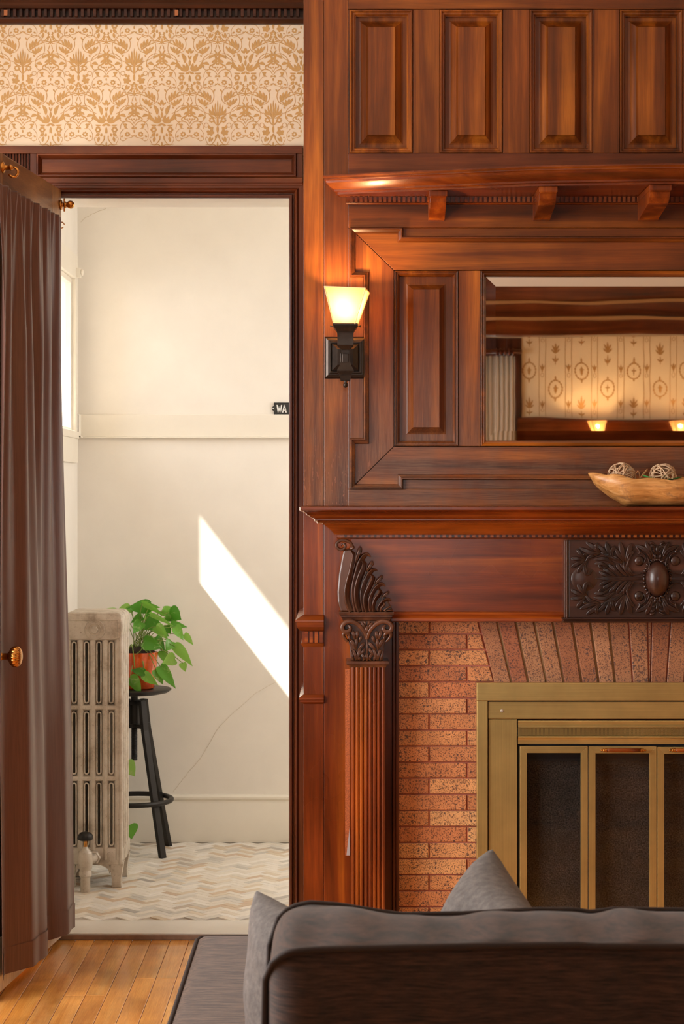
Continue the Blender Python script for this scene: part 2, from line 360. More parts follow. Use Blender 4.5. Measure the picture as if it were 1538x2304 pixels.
def mirrormat():
    m, nt, b, out = newmat('silvered_mirror'); b.inputs['Base Color'].default_value = (.86, .84, .8, 1); b.inputs['Metallic'].default_value = 1; b.inputs['Roughness'].default_value = .015
    n = noise(nt, coords(nt, (1.6, 1.6, 5), False), 1, 2, .5); bump(nt, b, n, .013, .02); return m
M['mirror'] = mirrormat()
def sootglass():
    m, nt, b, out = newmat('sooty_mesh_curtain'); v = coords(nt, (1, 1, 1), False)
    n = noise(nt, v, 240, 5, .8); g = noise(nt, v, 9, 5, .65); sp = noise(nt, v, 330, 1, .5)
    col = ramp(nt, n, [(.42, srgb('#171412')[:3]), (.6, srgb('#6d6259')[:3])]); col = mix(nt, .8, col, ramp(nt, g, [(.3, (.45, .45, .48)), (.7, (1.5, 1.4, 1.35))]), 'MULTIPLY')
    col = mix(nt, ramp(nt, sp, [(.77, (0, 0, 0)), (.8, (1, 1, 1))]), col, srgb('#a79d90')[:3])
    nt.links.new(col, b.inputs['Base Color']); b.inputs['Roughness'].default_value = .7; bump(nt, b, n, .5, .002); return m
M['soot'] = sootglass(); M['dglass'] = glassmat('fire_door_glass', (.8, .8, .8, 1))
def tilemat():
    m, nt, b, out = newmat('stone_mosaic_tile'); oi = N(nt, 'ShaderNodeObjectInfo'); v = coords(nt, (1, 1, 1), False); n = noise(nt, v, 60, 4, .6)
    at = N(nt, 'ShaderNodeAttribute', attribute_name='tint'); ad = N(nt, 'ShaderNodeMath', operation='ADD'); nt.links.new(oi.outputs['Random'], ad.inputs[0]); nt.links.new(at.outputs['Fac'], ad.inputs[1])
    fr = N(nt, 'ShaderNodeMath', operation='FRACT'); nt.links.new(ad.outputs[0], fr.inputs[0])
    col = ramp(nt, fr.outputs[0], [(0, srgb('#efe9df')[:3]), (.3, srgb('#e2dacd')[:3]), (.45, srgb('#f3eee6')[:3]), (.6, srgb('#c4bfb6')[:3]), (.75, srgb('#e9e1d3')[:3]), (.88, srgb('#d6c6ae')[:3]), (.97, srgb('#cfb498')[:3]), (1, srgb('#aeaaa4')[:3])])
    col = mix(nt, .4, col, ramp(nt, n, [(.3, (.85, .84, .82)), (.7, (1.08, 1.08, 1.08))]), 'MULTIPLY')
    nt.links.new(col, b.inputs['Base Color']); b.inputs['Roughness'].default_value = .35; return m
M['tile'] = tilemat()
def potmat():
    m, nt, b, out = newmat('orange_glaze'); v = coords(nt, (1, 1, 1), False); n = noise(nt, v, 30, 4, .6)
    nt.links.new(ramp(nt, n, [(.3, srgb('#b93f12')[:3]), (.7, srgb('#e8692a')[:3])]), b.inputs['Base Color']); b.inputs['Roughness'].default_value = .15; b.inputs['Coat Weight'].default_value = .6; return m
M['pot'] = potmat()
def leafmat():
    m, nt, b, out = newmat('pothos_leaf'); oi = N(nt, 'ShaderNodeObjectInfo'); v = coords(nt, (1, 1, 1)); n = noise(nt, v, 28, 3, .6, 1.2)
    col = ramp(nt, oi.outputs['Random'], [(0, srgb('#4f9428')[:3]), (.5, srgb('#7cbc46')[:3]), (1, srgb('#a3d56a')[:3])])
    col = mix(nt, ramp(nt, n, [(.58, (0, 0, 0)), (.7, (.6, .6, .6))]), col, srgb('#b9cf8a')[:3]); nt.links.new(col, b.inputs['Base Color'])
    b.inputs['Roughness'].default_value = .32; b.inputs['Subsurface Weight'].default_value = 0
    t = N(nt, 'ShaderNodeBsdfTranslucent'); nt.links.new(col, t.inputs[0]); mx = N(nt, 'ShaderNodeMixShader'); mx.inputs[0].default_value = .3
    nt.links.new(b.outputs[0], mx.inputs[1]); nt.links.new(t.outputs[0], mx.inputs[2]); nt.links.new(mx.outputs[0], out.inputs[0]); return m
M['leaf'] = leafmat()
def bowlmat():
    m, nt, b, out = newmat('teak_root_bowl'); g = noise(nt, coords(nt, (9, 30, 40), False), 1, 5, .6, 2.5); g2 = noise(nt, coords(nt, (22, 22, 22), False), 1, 5, .65, 1)
    col = ramp(nt, g, [(.3, srgb('#9a6430')[:3]), (.55, srgb('#c98f50')[:3]), (.8, srgb('#e0b27a')[:3])])
    col = mix(nt, ramp(nt, g2, [(.6, (0, 0, 0)), (.72, (.6, .6, .6))]), col, srgb('#6b5040')[:3])
    nt.links.new(col, b.inputs['Base Color']); b.inputs['Roughness'].default_value = .4; bump(nt, b, g, .3, .003); return m
M['bowl'] = bowlmat()
# ------------------------------------------------------------ the setting
XL, XR, YB, ZC = -2.0, 3.5, -7.7, 2.95           # main room
OX0, OX1, OZ = -.886, PX(650, 0), PZ(447, 0)      # doorway
VX, VY1, VX1, VZ = -1.016, 1.48, 1.3, 2.6         # vestibule: left wall, far wall, right wall, ceiling
WT = .15; VF = .018
mb = MB(); mb.box(XL-.2, XR, YB-.2, 0, -.06, -.006); floor = struct('floor', mb, M['black'])
random.seed(3)
bw = .0575; nx = 0
protos = {}
def plank(x0, y0, y1, w_=bw, par=floor):
    L = round(y1-y0, 3); key = (L, round(w_, 4))
    if key not in protos:
        mb = MB(); mb.box(.0007, w_-.0007, 0, L-.0015, -.018, 0); me_o = mb.build('plank', M['plank'], None, bevel=.0008, seg=1); protos[key] = me_o
        o = me_o
    else: o = protos[key].copy(); COL.objects.link(o)
    o.location = (x0, y0, 0); o.parent = par; return o
for i in range(28):                                # boards near the doorway, one by one
    x0 = -1.44+i*bw; y = 0-.006
    cut = [random.choice((.45, .62, .8, 1.1, 1.35)), random.choice((.9, 1.2, 1.5))]
    for c_ in cut+[9]:
        y2 = max(y-c_, -2.6)
        if y2 < y-.05: plank(x0, y2, y)
        y = y2
mb = MB(); random.seed(11)
for x_ in range(int((XR-XL)/bw)):
    x0 = XL-.05+x_*bw+.02
    for (ya, yb) in ((YB, -5.1), (-5.1, -2.6)): mb.box(x0+.0005, x0+bw-.0005, ya, yb-.001, -.018, 0)
    if x0 < -1.44-bw+.001 or x0 > -1.44+28*bw-.001: mb.box(x0+.0005, x0+bw-.0005, -2.6, -.006, -.018, 0)
o = mb.build('far_boards', M['plank'], floor, kind='stuff')

mb = MB(); mb.box(XL-.2, XR+.2, YB-.2, .0, ZC, ZC+.1); struct('ceiling', mb, M['ceil'])
# doorway wall, papered above the casing
mb = MB(); mb.box(XL-.2, OX0-.02, 0, WT, 0, ZC); mb.box(OX1+.02, XR, 0, WT, 0, ZC); mb.box(OX0-.02, OX1+.02, 0, WT, OZ+.02, ZC)
wf = struct('wall_front', mb, M['print_bg'])
mb = MB()                                          # left wall with a window opening
wy0, wy1, wz0, wz1 = -3.45, -1.35, .65, 2.45
mb.box(XL-.15, XL, YB, wy0, 0, ZC); mb.box(XL-.15, XL, wy1, 0, 0, ZC); mb.box(XL-.15, XL, wy0, wy1, 0, wz0); mb.box(XL-.15, XL, wy0, wy1, wz1, ZC)
struct('wall_left', mb, M['print_bg2'])
mb = MB(); mb.box(XR, XR+.15, YB-.1, WT, 0, ZC); struct('wall_right', mb, M['print_bg2'])
bx0, bx1, bz0, bz1 = -.35, 1.10, .7, 2.30
mb = MB(); mb.box(XL-.2, bx0, YB-.15, YB, 0, ZC); mb.box(bx1, XR+.2, YB-.15, YB, 0, ZC); mb.box(bx0, bx1, YB-.15, YB, 0, bz0); mb.box(bx0, bx1, YB-.15, YB, bz1, ZC)
wbk = struct('wall_back', mb, M['print_bg2'])
def window(name, axis, a0, a1, z0, z1, pos, mat, inward, mull=1, depth=.12):
    """frame, mullion, glass of a window in an opening; axis = direction the window runs along"""
    t = bpy.data.objects.new(name, None); COL.objects.link(t); t['kind'] = 'structure'
    def bxx(mb, u0, u1, v0, v1, q0, q1):
        if axis == 'y': mb.box(min(q0, q1), max(q0, q1), u0, u1, v0, v1)
        else: mb.box(u0, u1, min(q0, q1), max(q0, q1), v0, v1)
    fw = .045; q0 = pos-inward*depth*.7; q1 = pos-inward*depth*.2
    mb = MB(); bxx(mb, a0, a0+fw, z0, z1, q0, q1); bxx(mb, a1-fw, a1, z0, z1, q0, q1); bxx(mb, a0+fw, a1-fw, z0, z0+fw, q0, q1); bxx(mb, a0+fw, a1-fw, z1-fw, z1, q0, q1)
    if mull:
        zm = (z0+z1)/2; bxx(mb, a0+fw, a1-fw, zm-.02, zm+.02, q0, q1)
    mb.build('window_frame', mat, t, bevel=.002)
    mb = MB(); qm = (q0+q1)/2; bxx(mb, a0+fw, a1-fw, z0+fw, z1-fw, qm-.002, qm+.002); mb.build('pane', M['pane'], t)
    cw = .1; mb = MB(); e0 = pos; e1 = pos+inward*.02
    bxx(mb, a0-cw, a0, z0, z1+cw, e0, e1); mb.build('side_casing', mat, t, bevel=.003)
    mb = MB(); bxx(mb, a1, a1+cw, z0, z1+cw, e0, e1); mb.build('side_casing', mat, t, bevel=.003)
    mb = MB(); bxx(mb, a0, a1, z1, z1+cw, e0, e1); mb.build('head_casing', mat, t, bevel=.003)
    mb = MB(); bxx(mb, a0-cw-.02, a1+cw+.02, z0-.025, z0, pos-inward*depth*.2, pos+inward*.045); mb.build('window_sill', mat, t, bevel=.003)
    mb = MB(); bxx(mb, a0-cw, a1+cw, z0-.1, z0-.025, e0, e1); mb.build('apron', mat, t, bevel=.003)
    return t
window('window_2', 'y', wy0, wy1, wz0, wz1, XL, M['case_z'], 1)
window('window_3', 'x', bx0, bx1, bz0, bz1, YB, M['case_z'], 1)
mb = MB(); mb.box(XL-2.6, XL-.15, -6.5, -.4, 2.72, 2.8); mb.box(-1.3, 3, YB-2.2, YB-.15, 2.72, 2.8); struct('sun_blocker', mb, M['ceil']) # unseen slabs added outside to keep the sun out of the main-room windows

# ---- vestibule shell
mb = MB(); mb.box(VX-.2, VX1, WT, VY1+.1, -.05, VF-.004); vfl = struct('floor.001', mb, M['grout'])
random.seed(5); Wt = .0252; nn = 3; tiles = []
c45 = math.cos(R(45))
for k in range(-90, 120):
    for m_ in range(-40, 40):
        for kind in (0, 1):
            if kind == 0: cx, cy = k+nn*2*m_+nn/2, k+.5
            else: cx, cy = k+nn+2*nn*m_+.5, k-nn+1+nn/2
            X = (cx-cy)*c45*Wt; Y = (cx+cy)*c45*Wt
            if VX+.02 < X < .35 and WT+.03 < Y < VY1-.03: tiles.append((X, Y, R(45) if kind == 0 else R(135)))
tiles.sort(key=lambda t: (t[0] > OX1+.02)*10+t[1]+abs(t[0]+.45)*.25)
mbt = MB(); L, Wd = Wt*nn/2-.0007, Wt/2-.0007
mbt.add([(sx*L, sy*Wd, -.006) for sx, sy in ((-1, -1), (1, -1), (1, 1), (-1, 1))]+[(sx*L, sy*Wd, -.0006) for sx, sy in ((-1, -1), (1, -1), (1, 1), (-1, 1))]+[(sx*(L-.0008), sy*(Wd-.0008), 0) for sx, sy in ((-1, -1), (1, -1), (1, 1), (-1, 1))],
        [(0, 1, 5, 4), (1, 2, 6, 5), (2, 3, 7, 6), (3, 0, 4, 7), (4, 5, 9, 8), (5, 6, 10, 9), (6, 7, 11, 10), (7, 4, 8, 11), (8, 9, 10, 11)])
tp = mbt.build('tile', M['tile'], vfl); first = True; rest = MB(); tint = []
for i, (X, Y, a) in enumerate(tiles):
    if i < 298:
        o = tp if first else tp.copy()
        if not first: COL.objects.link(o)
        first = False; o.location = (X, Y, VF+random.uniform(-.0003, .0003)); o.rotation_euler = (0, 0, a); o.parent = vfl
    else:
        ca, sa = math.cos(a), math.sin(a); rest.add([(X+x*ca-y*sa, Y+x*sa+y*ca, VF+z) for x, y, z in mbt.v], mbt.f); tint += [random.random()]*9
o = rest.build('far_tiles', M['tile'], vfl, kind='stuff')
at = o.data.attributes.new('tint', 'FLOAT', 'FACE')
for i, p in enumerate(o.data.polygons): at.data[i].value = tint[i]
mb = MB(); mb.box(VX-.2, VX1+.1, WT, VY1+.1, VZ, VZ+.1); struct('ceiling.002', mb, M['ceil'])
mb = MB(); mb.box(VX-.2, VX1+.1, VY1, VY1+.12, -.05, VZ); wfar = struct('wall_far', mb, M['wall'])
sy0, sy1, sz0, sz1 = .42, 1.335, 1.59, 2.165
mb = MB(); mb.box(VX-.15, VX, WT, sy0, 0, VZ); mb.box(VX-.15, VX, sy1, VY1, 0, VZ); mb.box(VX-.15, VX, sy0, sy1, 0, sz0); mb.box(VX-.15, VX, sy0, sy1, sz1, VZ)
struct('wall_left.001', mb, M['wall'])
mb = MB(); mb.box(VX1, VX1+.1, WT, VY1, 0, VZ); struct('wall_right.001', mb, M['wall'])
mb = MB(); mb.box(OX1+.02, VX1, WT, WT+.02, 0, VZ); mb.box(VX, OX0-.02, WT, WT+.02, 0, VZ); mb.box(OX0-.02, OX1+.02, WT, WT+.02, OZ+.02, VZ); struct('wall_inner', mb, M['wall'])
t = bpy.data.objects.new('window_1', None); COL.objects.link(t); t['kind'] = 'structure'
xw = VX-.004
mb = MB()
for a in ((sy0, sy0+.02, sz0, sz1), (sy1-.02, sy1, sz0, sz1), (sy0+.02, sy1-.02, sz0, sz0+.012), (sy0+.02, sy1-.02, sz1-.02, sz1)): mb.box(xw-.02, xw+.003, *a)
mb.build('window_frame', M['trimw'], t, bevel=.002)
mb = MB(); mb.box(xw-.004, xw-.001, sy0+.02, sy1-.02, sz0+.012, sz1-.02); mb.build('pane', M['pane'], t)
for (ya, yb, za, zb, nme) in ((sy0-.09, sy0, sz0, sz1+.09, 'side_casing'), (sy1, sy1+.055, sz0, sz1+.09, 'side_casing'), (sy0, sy1, sz1, sz1+.09, 'head_casing'), (sy0-.1, sy1+.06, sz0-.12, sz0-.028, 'apron')):
    mb = MB(); mb.box(VX-.002, VX+.014, ya, yb, za, zb); mb.build(nme, M['trimw'], t, bevel=.002)
mb = MB(); mb.box(VX-.01, VX+.018, sy0-.1, sy1+.075, sz0-.028, sz0); mb.build('window_sill', M['trimw'], t, bevel=.004)
mb = MB(); mb.box(VX+.014, VX+.03, sy1+.01, sy1+.04, 2.17, 2.205); mb.lathe([(.004, 0), (.012, .004), (.012, .01), (.003, .012)], (VX+.028, sy1+.025, 2.19), 'x', 12); mb.build('blind_bracket', M['trimw'], t, bevel=.001)
# outside the vestibule: roof overhang that shades the top of the window
mb = MB(); mb.box(-1.66, VX-.16, .1, 2.2, 2.69, 2.77); struct('ceiling.003', mb, M['ceil'])
# chair rail and baseboard
zr0, zr1 = PZ(985, VY1-.015), PZ(932, VY1-.015)
mb = MB(); mb.plan([(VX, .9+sy1-.9+.06), (VX, VY1), (VX1, VY1)], [(0, zr1), (.014, zr1-.001), (.016, zr1-.004), (.016, zr0+.006), (.024, zr0+.004), (.024, zr0), (0, zr0)])
struct('trim_1', mb, M['trimw'], auto=30)
bz = PZ(1787, VY1)
mb = MB(); mb.plan([(VX, WT+.02), (VX, VY1), (VX1, VY1)], [(0, bz), (.012, bz-.001), (.02, bz-.008), (.02, bz-.014), (.013, bz-.024), (.016, bz-.03), (.016, VF-.002), (0, VF-.002)])
struct('baseboard_far', mb, M['trimw'], auto=30)
# hairline plaster cracks
def crack(pts):
    mb = MB(); mb.tube([P(x+random.uniform(-1, 1), y+random.uniform(-1, 1), VY1-.0006) for x, y in spline(pts, 14)],   .0006, 4); return mb.build('plaster_crack', M['crack'], wfar)
M['crack'] = plain('crack_tan', '#cdbfa6', .9)  # flat crack colour, a little darker than the plaster
crack([(390, 1782), (412, 1752), (455, 1700), (490, 1640), (530, 1600), (575, 1560), (620, 1535)]); crack([(182, 500), (195, 488), (240, 468)])
# sill between the rooms
mb = MB(); mb.box(OX0-.015, OX1+.015, -.004, WT+.02, .0, VF); o = struct('threshold', mb, M['marble'], bevel=.002)
mb = MB(); mb.box(OX0-.015, OX1+.1, -.016, -.0045, 0, .016); mb.build('saddle_edge', plain('worn_saddle_edge', '#8a7566', .5, var=.2), o, bevel=.002)
# jambs
mb = MB(); mb.box(OX0-.02, OX0, 0, WT+.02, 0, OZ+.02); mb.box(OX1, OX1+.02, 0, WT+.02, 0, OZ+.02); o = struct('door_jamb', mb, M['trimw'])
mb = MB(); mb.box(OX0-.02, OX1+.02, 0.001, WT+.02, OZ, OZ+.02); mb.build('head_jamb', M['trimw'], o)

# ---- casing round the doorway
mb = MB(); X1 = PX(650, 0); zt = OZ
prof = [(0, 0), (0, .012), (.004, .018), (.009, .018), (.012, .006), (.015, .006), (.018, .02), (.023, .026), (.027, .02), (.030, .016), (.042, .016), (.045, .02), (.045, 0)]
# runs outwards from the opening: clockwise path reversed
path = [(X1, .0), (X1, zt), (OX0, zt), (OX0, 0)]
mb.frame(path, [(u, v) for u, v in prof], 0, closed=False); cas = struct('trim_2', mb, M['case_z'], auto=30)
cas.data.materials.append(M['case_x']); nf_ = len(prof)-1
for p in cas.data.polygons[nf_:2*nf_]: p.material_index = 1
# panelled head board
Yh = -.006
hd = bpy.data.objects.new('trim_3', None); COL.objects.link(hd); hd['kind'] = 'structure'
x0, x1, z0, z1 = PX(-30, 0), PX(681, 0), PZ(410, 0), PZ(330, 0)
mb = MB(); mb.box(x0, x1, -.018, 0, PZ(348, 0), z1); mb.build('top_rail', M['case_x'], hd, bevel=.002)
mb = MB(); mb.box(PX(80, 0), x1, -.018, 0, PZ(420, 0), PZ(401, 0)); mb.build('bottom_rail', M['case_x'], hd, bevel=.002)
mb = MB(); mb.box(PX(70, 0), PX(84, 0), -.018, 0, PZ(401, 0), PZ(348, 0)); mb.build('stile', M['case_z'], hd, bevel=.001)
mb = MB(); mb.box(PX(667, 0), x1, -.018, 0, PZ(401, 0), PZ(348, 0)); mb.build('stile', M['case_z'], hd, bevel=.001)
a, b, c, d = PX(84, 0), PX(667, 0), PZ(401, 0), PZ(348, 0)
mb = MB(); mb.frame([(a, d), (b, d), (b, c), (a, c)], [(0, .02), (.002, .026), (.006, .026), (.009, .018), (.013, .014), (.016, .008), (.016, 0)], 0); mb.build('panel_moulding', M['case_x'], hd, auto=30)
mb = MB(); mb.box(a, b, -.008, 0, c, d); mb.build('panel', M['case_x'], hd)
mb = MB(); mb.box(PX(-30, 0), PX(8, 0), -.02, 0, 0, PZ(348, 0)); mb.build('stile', M['case_z'], hd, bevel=.002)
mb = MB(); mb.box(PX(8, 0), PX(70, 0), -.008, 0, 0, PZ(346, 0))
for k in range(9): mb.box(PX(10+k*6.7, 0), PX(10+k*6.7+3.6, 0), -.018, -.006, 0, PZ(348, 0))
mb.build('reeded_board', M['case_z'], hd, bevel=.0015, seg=1)
mb = MB(); mb.box(XL, PX(-31, 0), -.018, 0, 0, .18); mb.plan([(XL, -.018), (PX(-31, 0), -.018)], [(0, .18), (.004, .178), (.006, .165), (0, .16)]); struct('baseboard_front', mb, M['case_x'])
# cornice under the ceiling
co = bpy.data.objects.new('trim_4', None); COL.objects.link(co); co['kind'] = 'structure'
z = lambda p: PZ(p, 0)
cx0, cx1 = XL, PX(683, 0)
mb = MB(); mb.plan([(cx0, 0), (cx1, 0)], [(0, z(56)), (.012, z(55)), (.016, z(51)), (.022, z(47)), (.022, z(43)), (.012, z(43)), (.012, z(26)), (.03, z(25)), (.034, z(22)), (.05, z(17)), (.055, z(14)), (.06, z(10)), (.06, z(0)), (.075, z(-6)), (.10, z(-20)), (.14, z(-40)), (.16, z(-60)), (.16, ZC), (0, ZC)])
mb.build('crown', M['dark_x'], co, auto=30)
mb = MB(); mb.box(0, .0095, -.03, -.011, z(42.5), z(26)); dp = mb.build('dentil', M['dark_x'], co, bevel=.0008, seg=1); k = 0; x = cx0+.02
while x < cx1-.012:
    o = dp if k == 0 else dp.copy()
    if k: COL.objects.link(o)
    o.location = (x, 0, 0); o.parent = co; x += .0186; k += 1
mb = MB(); pr = [(.0015, 0), (.005, .0015), (.005, .004), (.002, .0055), (.0055, .0075), (.0055, .010), (.002, .012), (.0045, .0145), (.0062, .022), (.0062, .032), (.0045, .04), (.0018, .0425)]
mb.lathe(pr, (0, -.062, z(6)), 'x', 10); bp = mb.build('bead', M['dark_x'], co, smooth=True); k = 0; x = cx0+.02
while x < cx1-.045:
    o = bp if k == 0 else bp.copy()
    if k: COL.objects.link(o)
    o.location = (x, 0, 0); o.parent = co; x += .0435; k += 1
for xx in (17, 399):
    mb = MB(); mb.box(PX(xx-4, 0), PX(xx+4, 0), -.032, -.031, z(41), z(28)); mb.build('bare_dentil', plain('bare_pale_wood', '#b06a3c', .6), co)

# ---- printed wallpaper patterns, flat on the walls
PK = [0]
def strip(mb, pts, w0, w1, Y, conv, n=6):
    PK[0] += 1; Y = Y+(PK[0] % 97)*6e-6*(-1 if Y > -1 else 1)
    q = spline(pts, n); m = len(q); a = []; b = []
    for i, p in enumerate(q):
        p = Vector(p[:2]); t = (Vector(q[min(i+1, m-1)][:2])-Vector(q[max(i-1, 0)][:2])); t = t.normalized() if t.length else Vector((1, 0)); nn_ = Vector((-t.y, t.x)); ww = w0+(w1-w0)*i/(m-1)
        a.append(conv(p+nn_*ww/2, Y)); b.append(conv(p-nn_*ww/2, Y))
    mb.grid([a, b])
def lens(mb, p0, p1, w_, Y, conv, bend=0):
    PK[0] += 1; Y = Y+(PK[0] % 97)*6e-6*(-1 if Y > -1 else 1)
    p0 = Vector(p0); p1 = Vector(p1); d = p1-p0; nn_ = Vector((-d.y, d.x)).normalized(); a = []; b = []
    for i in range(7):
        f = i/6; ww = w_*math.sin(math.pi*min(1, f*.9+.08))**.8/2 if i < 6 else 0; c_ = p0+d*f+nn_*bend*math.sin(math.pi*f)
        a.append(conv(c_+nn_*ww, Y)); b.append(conv(c_-nn_*ww, Y))
    mb.grid([a, b])
U = 1/(5.915*740)                                   # detail-crop unit in metres
def damask(mb, cx, cy, kind):
    for sgn in (1, -1):
        cv = lambda p, Y: (PX(200, 0)+(cx+sgn*p.x)*U, Y, PZ(40, 0)-(cy+p.y)*U)
        if sgn == -1: cv0 = cv
        T = lambda pts, w0, w1=None, n=6: strip(mb, pts, w0*1.1, 1.1*(w1 if w1 is not None else w0), -.0004, cv, n)
        Lf = lambda p0, p1, w_, bd=0: lens(mb, p0, p1, w_*1.2, -.0004, cv, bd)
        T([(265, 330), (235, 262), (155, 235), (75, 272), (48, 360), (80, 440), (150, 468), (225, 440), (262, 395)], 8)
        T([(92, 432), (180, 372), (290, 326), (372, 318)], 14, 8)
        for a_, b_, w_ in (((100, 420), (95, 335), 26), ((125, 402), (135, 300), 30), ((155, 385), (185, 275), 30), ((185, 370), (225, 300), 20), ((110, 425), (60, 350), 0)):
            if w_: Lf(a_, b_, w_)
        for a_, b_, w_ in (((175, 490), (120, 425), 28), ((180, 480), (165, 400), 26), ((195, 470), (215, 385), 26), ((205, 465), (260, 380), 24), ((140, 495), (160, 520), 22)): Lf(a_, b_, w_)
        T([(283, 335), (292, 430), (255, 515), (195, 560), (130, 585)], 7); T([(372, 320), (340, 345), (310, 345)], 14, 4)
        T([(330, 480), (352, 540), (345, 590), (310, 625), (275, 640), (262, 672), (300, 690)], 30, 8); Lf((330, 500), (250, 545), 30, 8); Lf((345, 560), (290, 600), 24)
        T([(345, 490), (270, 478), (200, 520), (165, 590), (180, 660), (215, 700)], 8); Lf((180, 610), (262, 630), 34, -14); Lf((190, 660), (160, 620), 26)
        T([(215, 700), (250, 690), (320, 700), (366, 760)], 8); T([(185, 790), (200, 725), (262, 685)], 7)
        T([(190, 935), (182, 860), (230, 792), (290, 785)], 6); Lf((235, 740), (280, 730), 26); Lf((240, 750), (270, 780), 24); Lf((255, 745), (220, 720), 22)
        for k in range(7):
            a_ = k*6.283/7; Lf((282+12*math.cos(a_), 862+12*math.sin(a_)), (282+38*math.cos(a_), 862+38*math.sin(a_)), 20)
        Lf((370, 780), (335, 772), 18); Lf((370, 782), (330, 790), 12); Lf((370, 800), (370, 845), 16); T([(370, 870), (340, 900), (280, 915), (230, 950), (190, 935)], 7); Lf((365, 890), (330, 880), 16)
        Lf((225, 880), (195, 900), 20); Lf((245, 905), (262, 925), 12)
        T([(0, 1030), (45, 1000), (105, 1002), (160, 990)], 12, 6); T([(28, 880), (30, 930), (70, 985), (110, 1005)], 16, 6); T([(130, 990), (160, 930), (150, 900), (130, 905)], 6); Lf((110, 960), (95, 890), 30)
        Lf((0, 1045), (0, 955), 18); Lf((10, 1050), (30, 1120), 10); Lf((30, 1130), (0, 1200), 18); Lf((20, 1150), (45, 1120), 14)
        Lf((372, 560), (372, 530), 10); 
        for k in range(6 if sgn == 1 else 0):
            a_ = k*6.283/6; Lf((370+8*math.cos(a_), 598+8*math.sin(a_)), (370+34*math.cos(a_), 598+34*math.sin(a_)), 20)
        for q_ in ((335, 650), (300, 640), (370, 650)): Lf(q_, (q_[0]+5, q_[1]+22), 14)
        T([(370, 720), (345, 675), (300, 660)], 8); Lf((365, 250), (325, 268), 22); Lf((340, 300), (325, 262), 20); Lf((370, 230), (300, 190), 8); Lf((62, 300), (30, 260), 18)
        if kind == 'A':
            Lf((0, 520), (0, 425), 14); Lf((12, 620), (30, 440), 20, 8); Lf((15, 640), (70, 470), 22, 14); Lf((20, 600), (115, 520), 36, 26); Lf((18, 650), (130, 570), 18, 16); T([(0, 745), (4, 560)], 26, 8)
            Lf((0, 600), (0, 400), 12); Lf((10, 740), (60, 640), 14, 10)
            for k in range(8):
                a_ = k*6.283/8; Lf((78+16*math.cos(a_), 672+16*math.sin(a_)), (78+42*math.cos(a_), 672+42*math.sin(a_)), 18)
                T([(150+30*math.cos(a_), 740+30*math.sin(a_)), (150+30*math.cos(a_+.7), 740+30*math.sin(a_+.7))], 7)
            for k in range(5): Lf((95, 835), (95+55*math.cos(k*1.1-.3), 835+52*math.sin(k*1.1-.3)), 34)
            Lf((90, 800), (60, 760), 30); Lf((100, 790), (120, 745), 30); Lf((0, 840), (0, 745), 26); Lf((30, 930), (0, 850), 20); Lf((60, 905), (90, 960), 20)
        else:
            for a_, b_, w_, bd in (((0, 640), (0, 560), 26, 0), ((10, 690), (45, 600), 30, 6), ((20, 700), (95, 620), 34, 10), ((30, 710), (150, 640), 36, 14), ((95, 690), (175, 570), 40, 20), ((60, 600), (110, 470), 40, -14), ((50, 560), (70, 500), 22, 0), ((20, 480), (0, 400), 26, 0), ((25, 470), (55, 430), 20, 0), ((0, 720), (60, 745), 26, 6), ((20, 500), (0, 560), 16, 0)): Lf(a_, b_, w_, bd)
            for k in range(6):
                a_ = k*6.283/6; Lf((110+14*math.cos(a_), 800+14*math.sin(a_)), (110+44*math.cos(a_), 800+44*math.sin(a_)), 28)
            Lf((70, 740), (150, 735), 22, 8); Lf((90, 850), (140, 890), 36); Lf((60, 850), (70, 895), 26); Lf((10, 850), (0, 760), 18)
mb = MB()
for r in range(-2, 18):
    for i in range(-10, 4):
        cx = 600+370*(r % 2)+740*i-(740 if r % 2 else 0); X = PX(200, 0)+cx*U
        if XL-.05 < X < (OX1+.05 if r < 2 else -1.02): damask(mb, cx, 690*r, 'A' if ((r % 2 == 0) != (cx > 980)) else 'B')
mb.v = [(min(max(x, XL+.002), PX(684, 0)), y, z_) for x, y, z_ in mb.v]
keep = [f for f in mb.f if (min(mb.v[i][2] for i in f) > PZ(340, 0) or (max(mb.v[i][0] for i in f) < PX(-31, 0) and min(mb.v[i][2] for i in f) > .2)) and max(mb.v[i][2] for i in f) < PZ(20, 0)]; mb.f = keep
mb.build('damask_print', M['print_fg'], wf, kind='stuff')

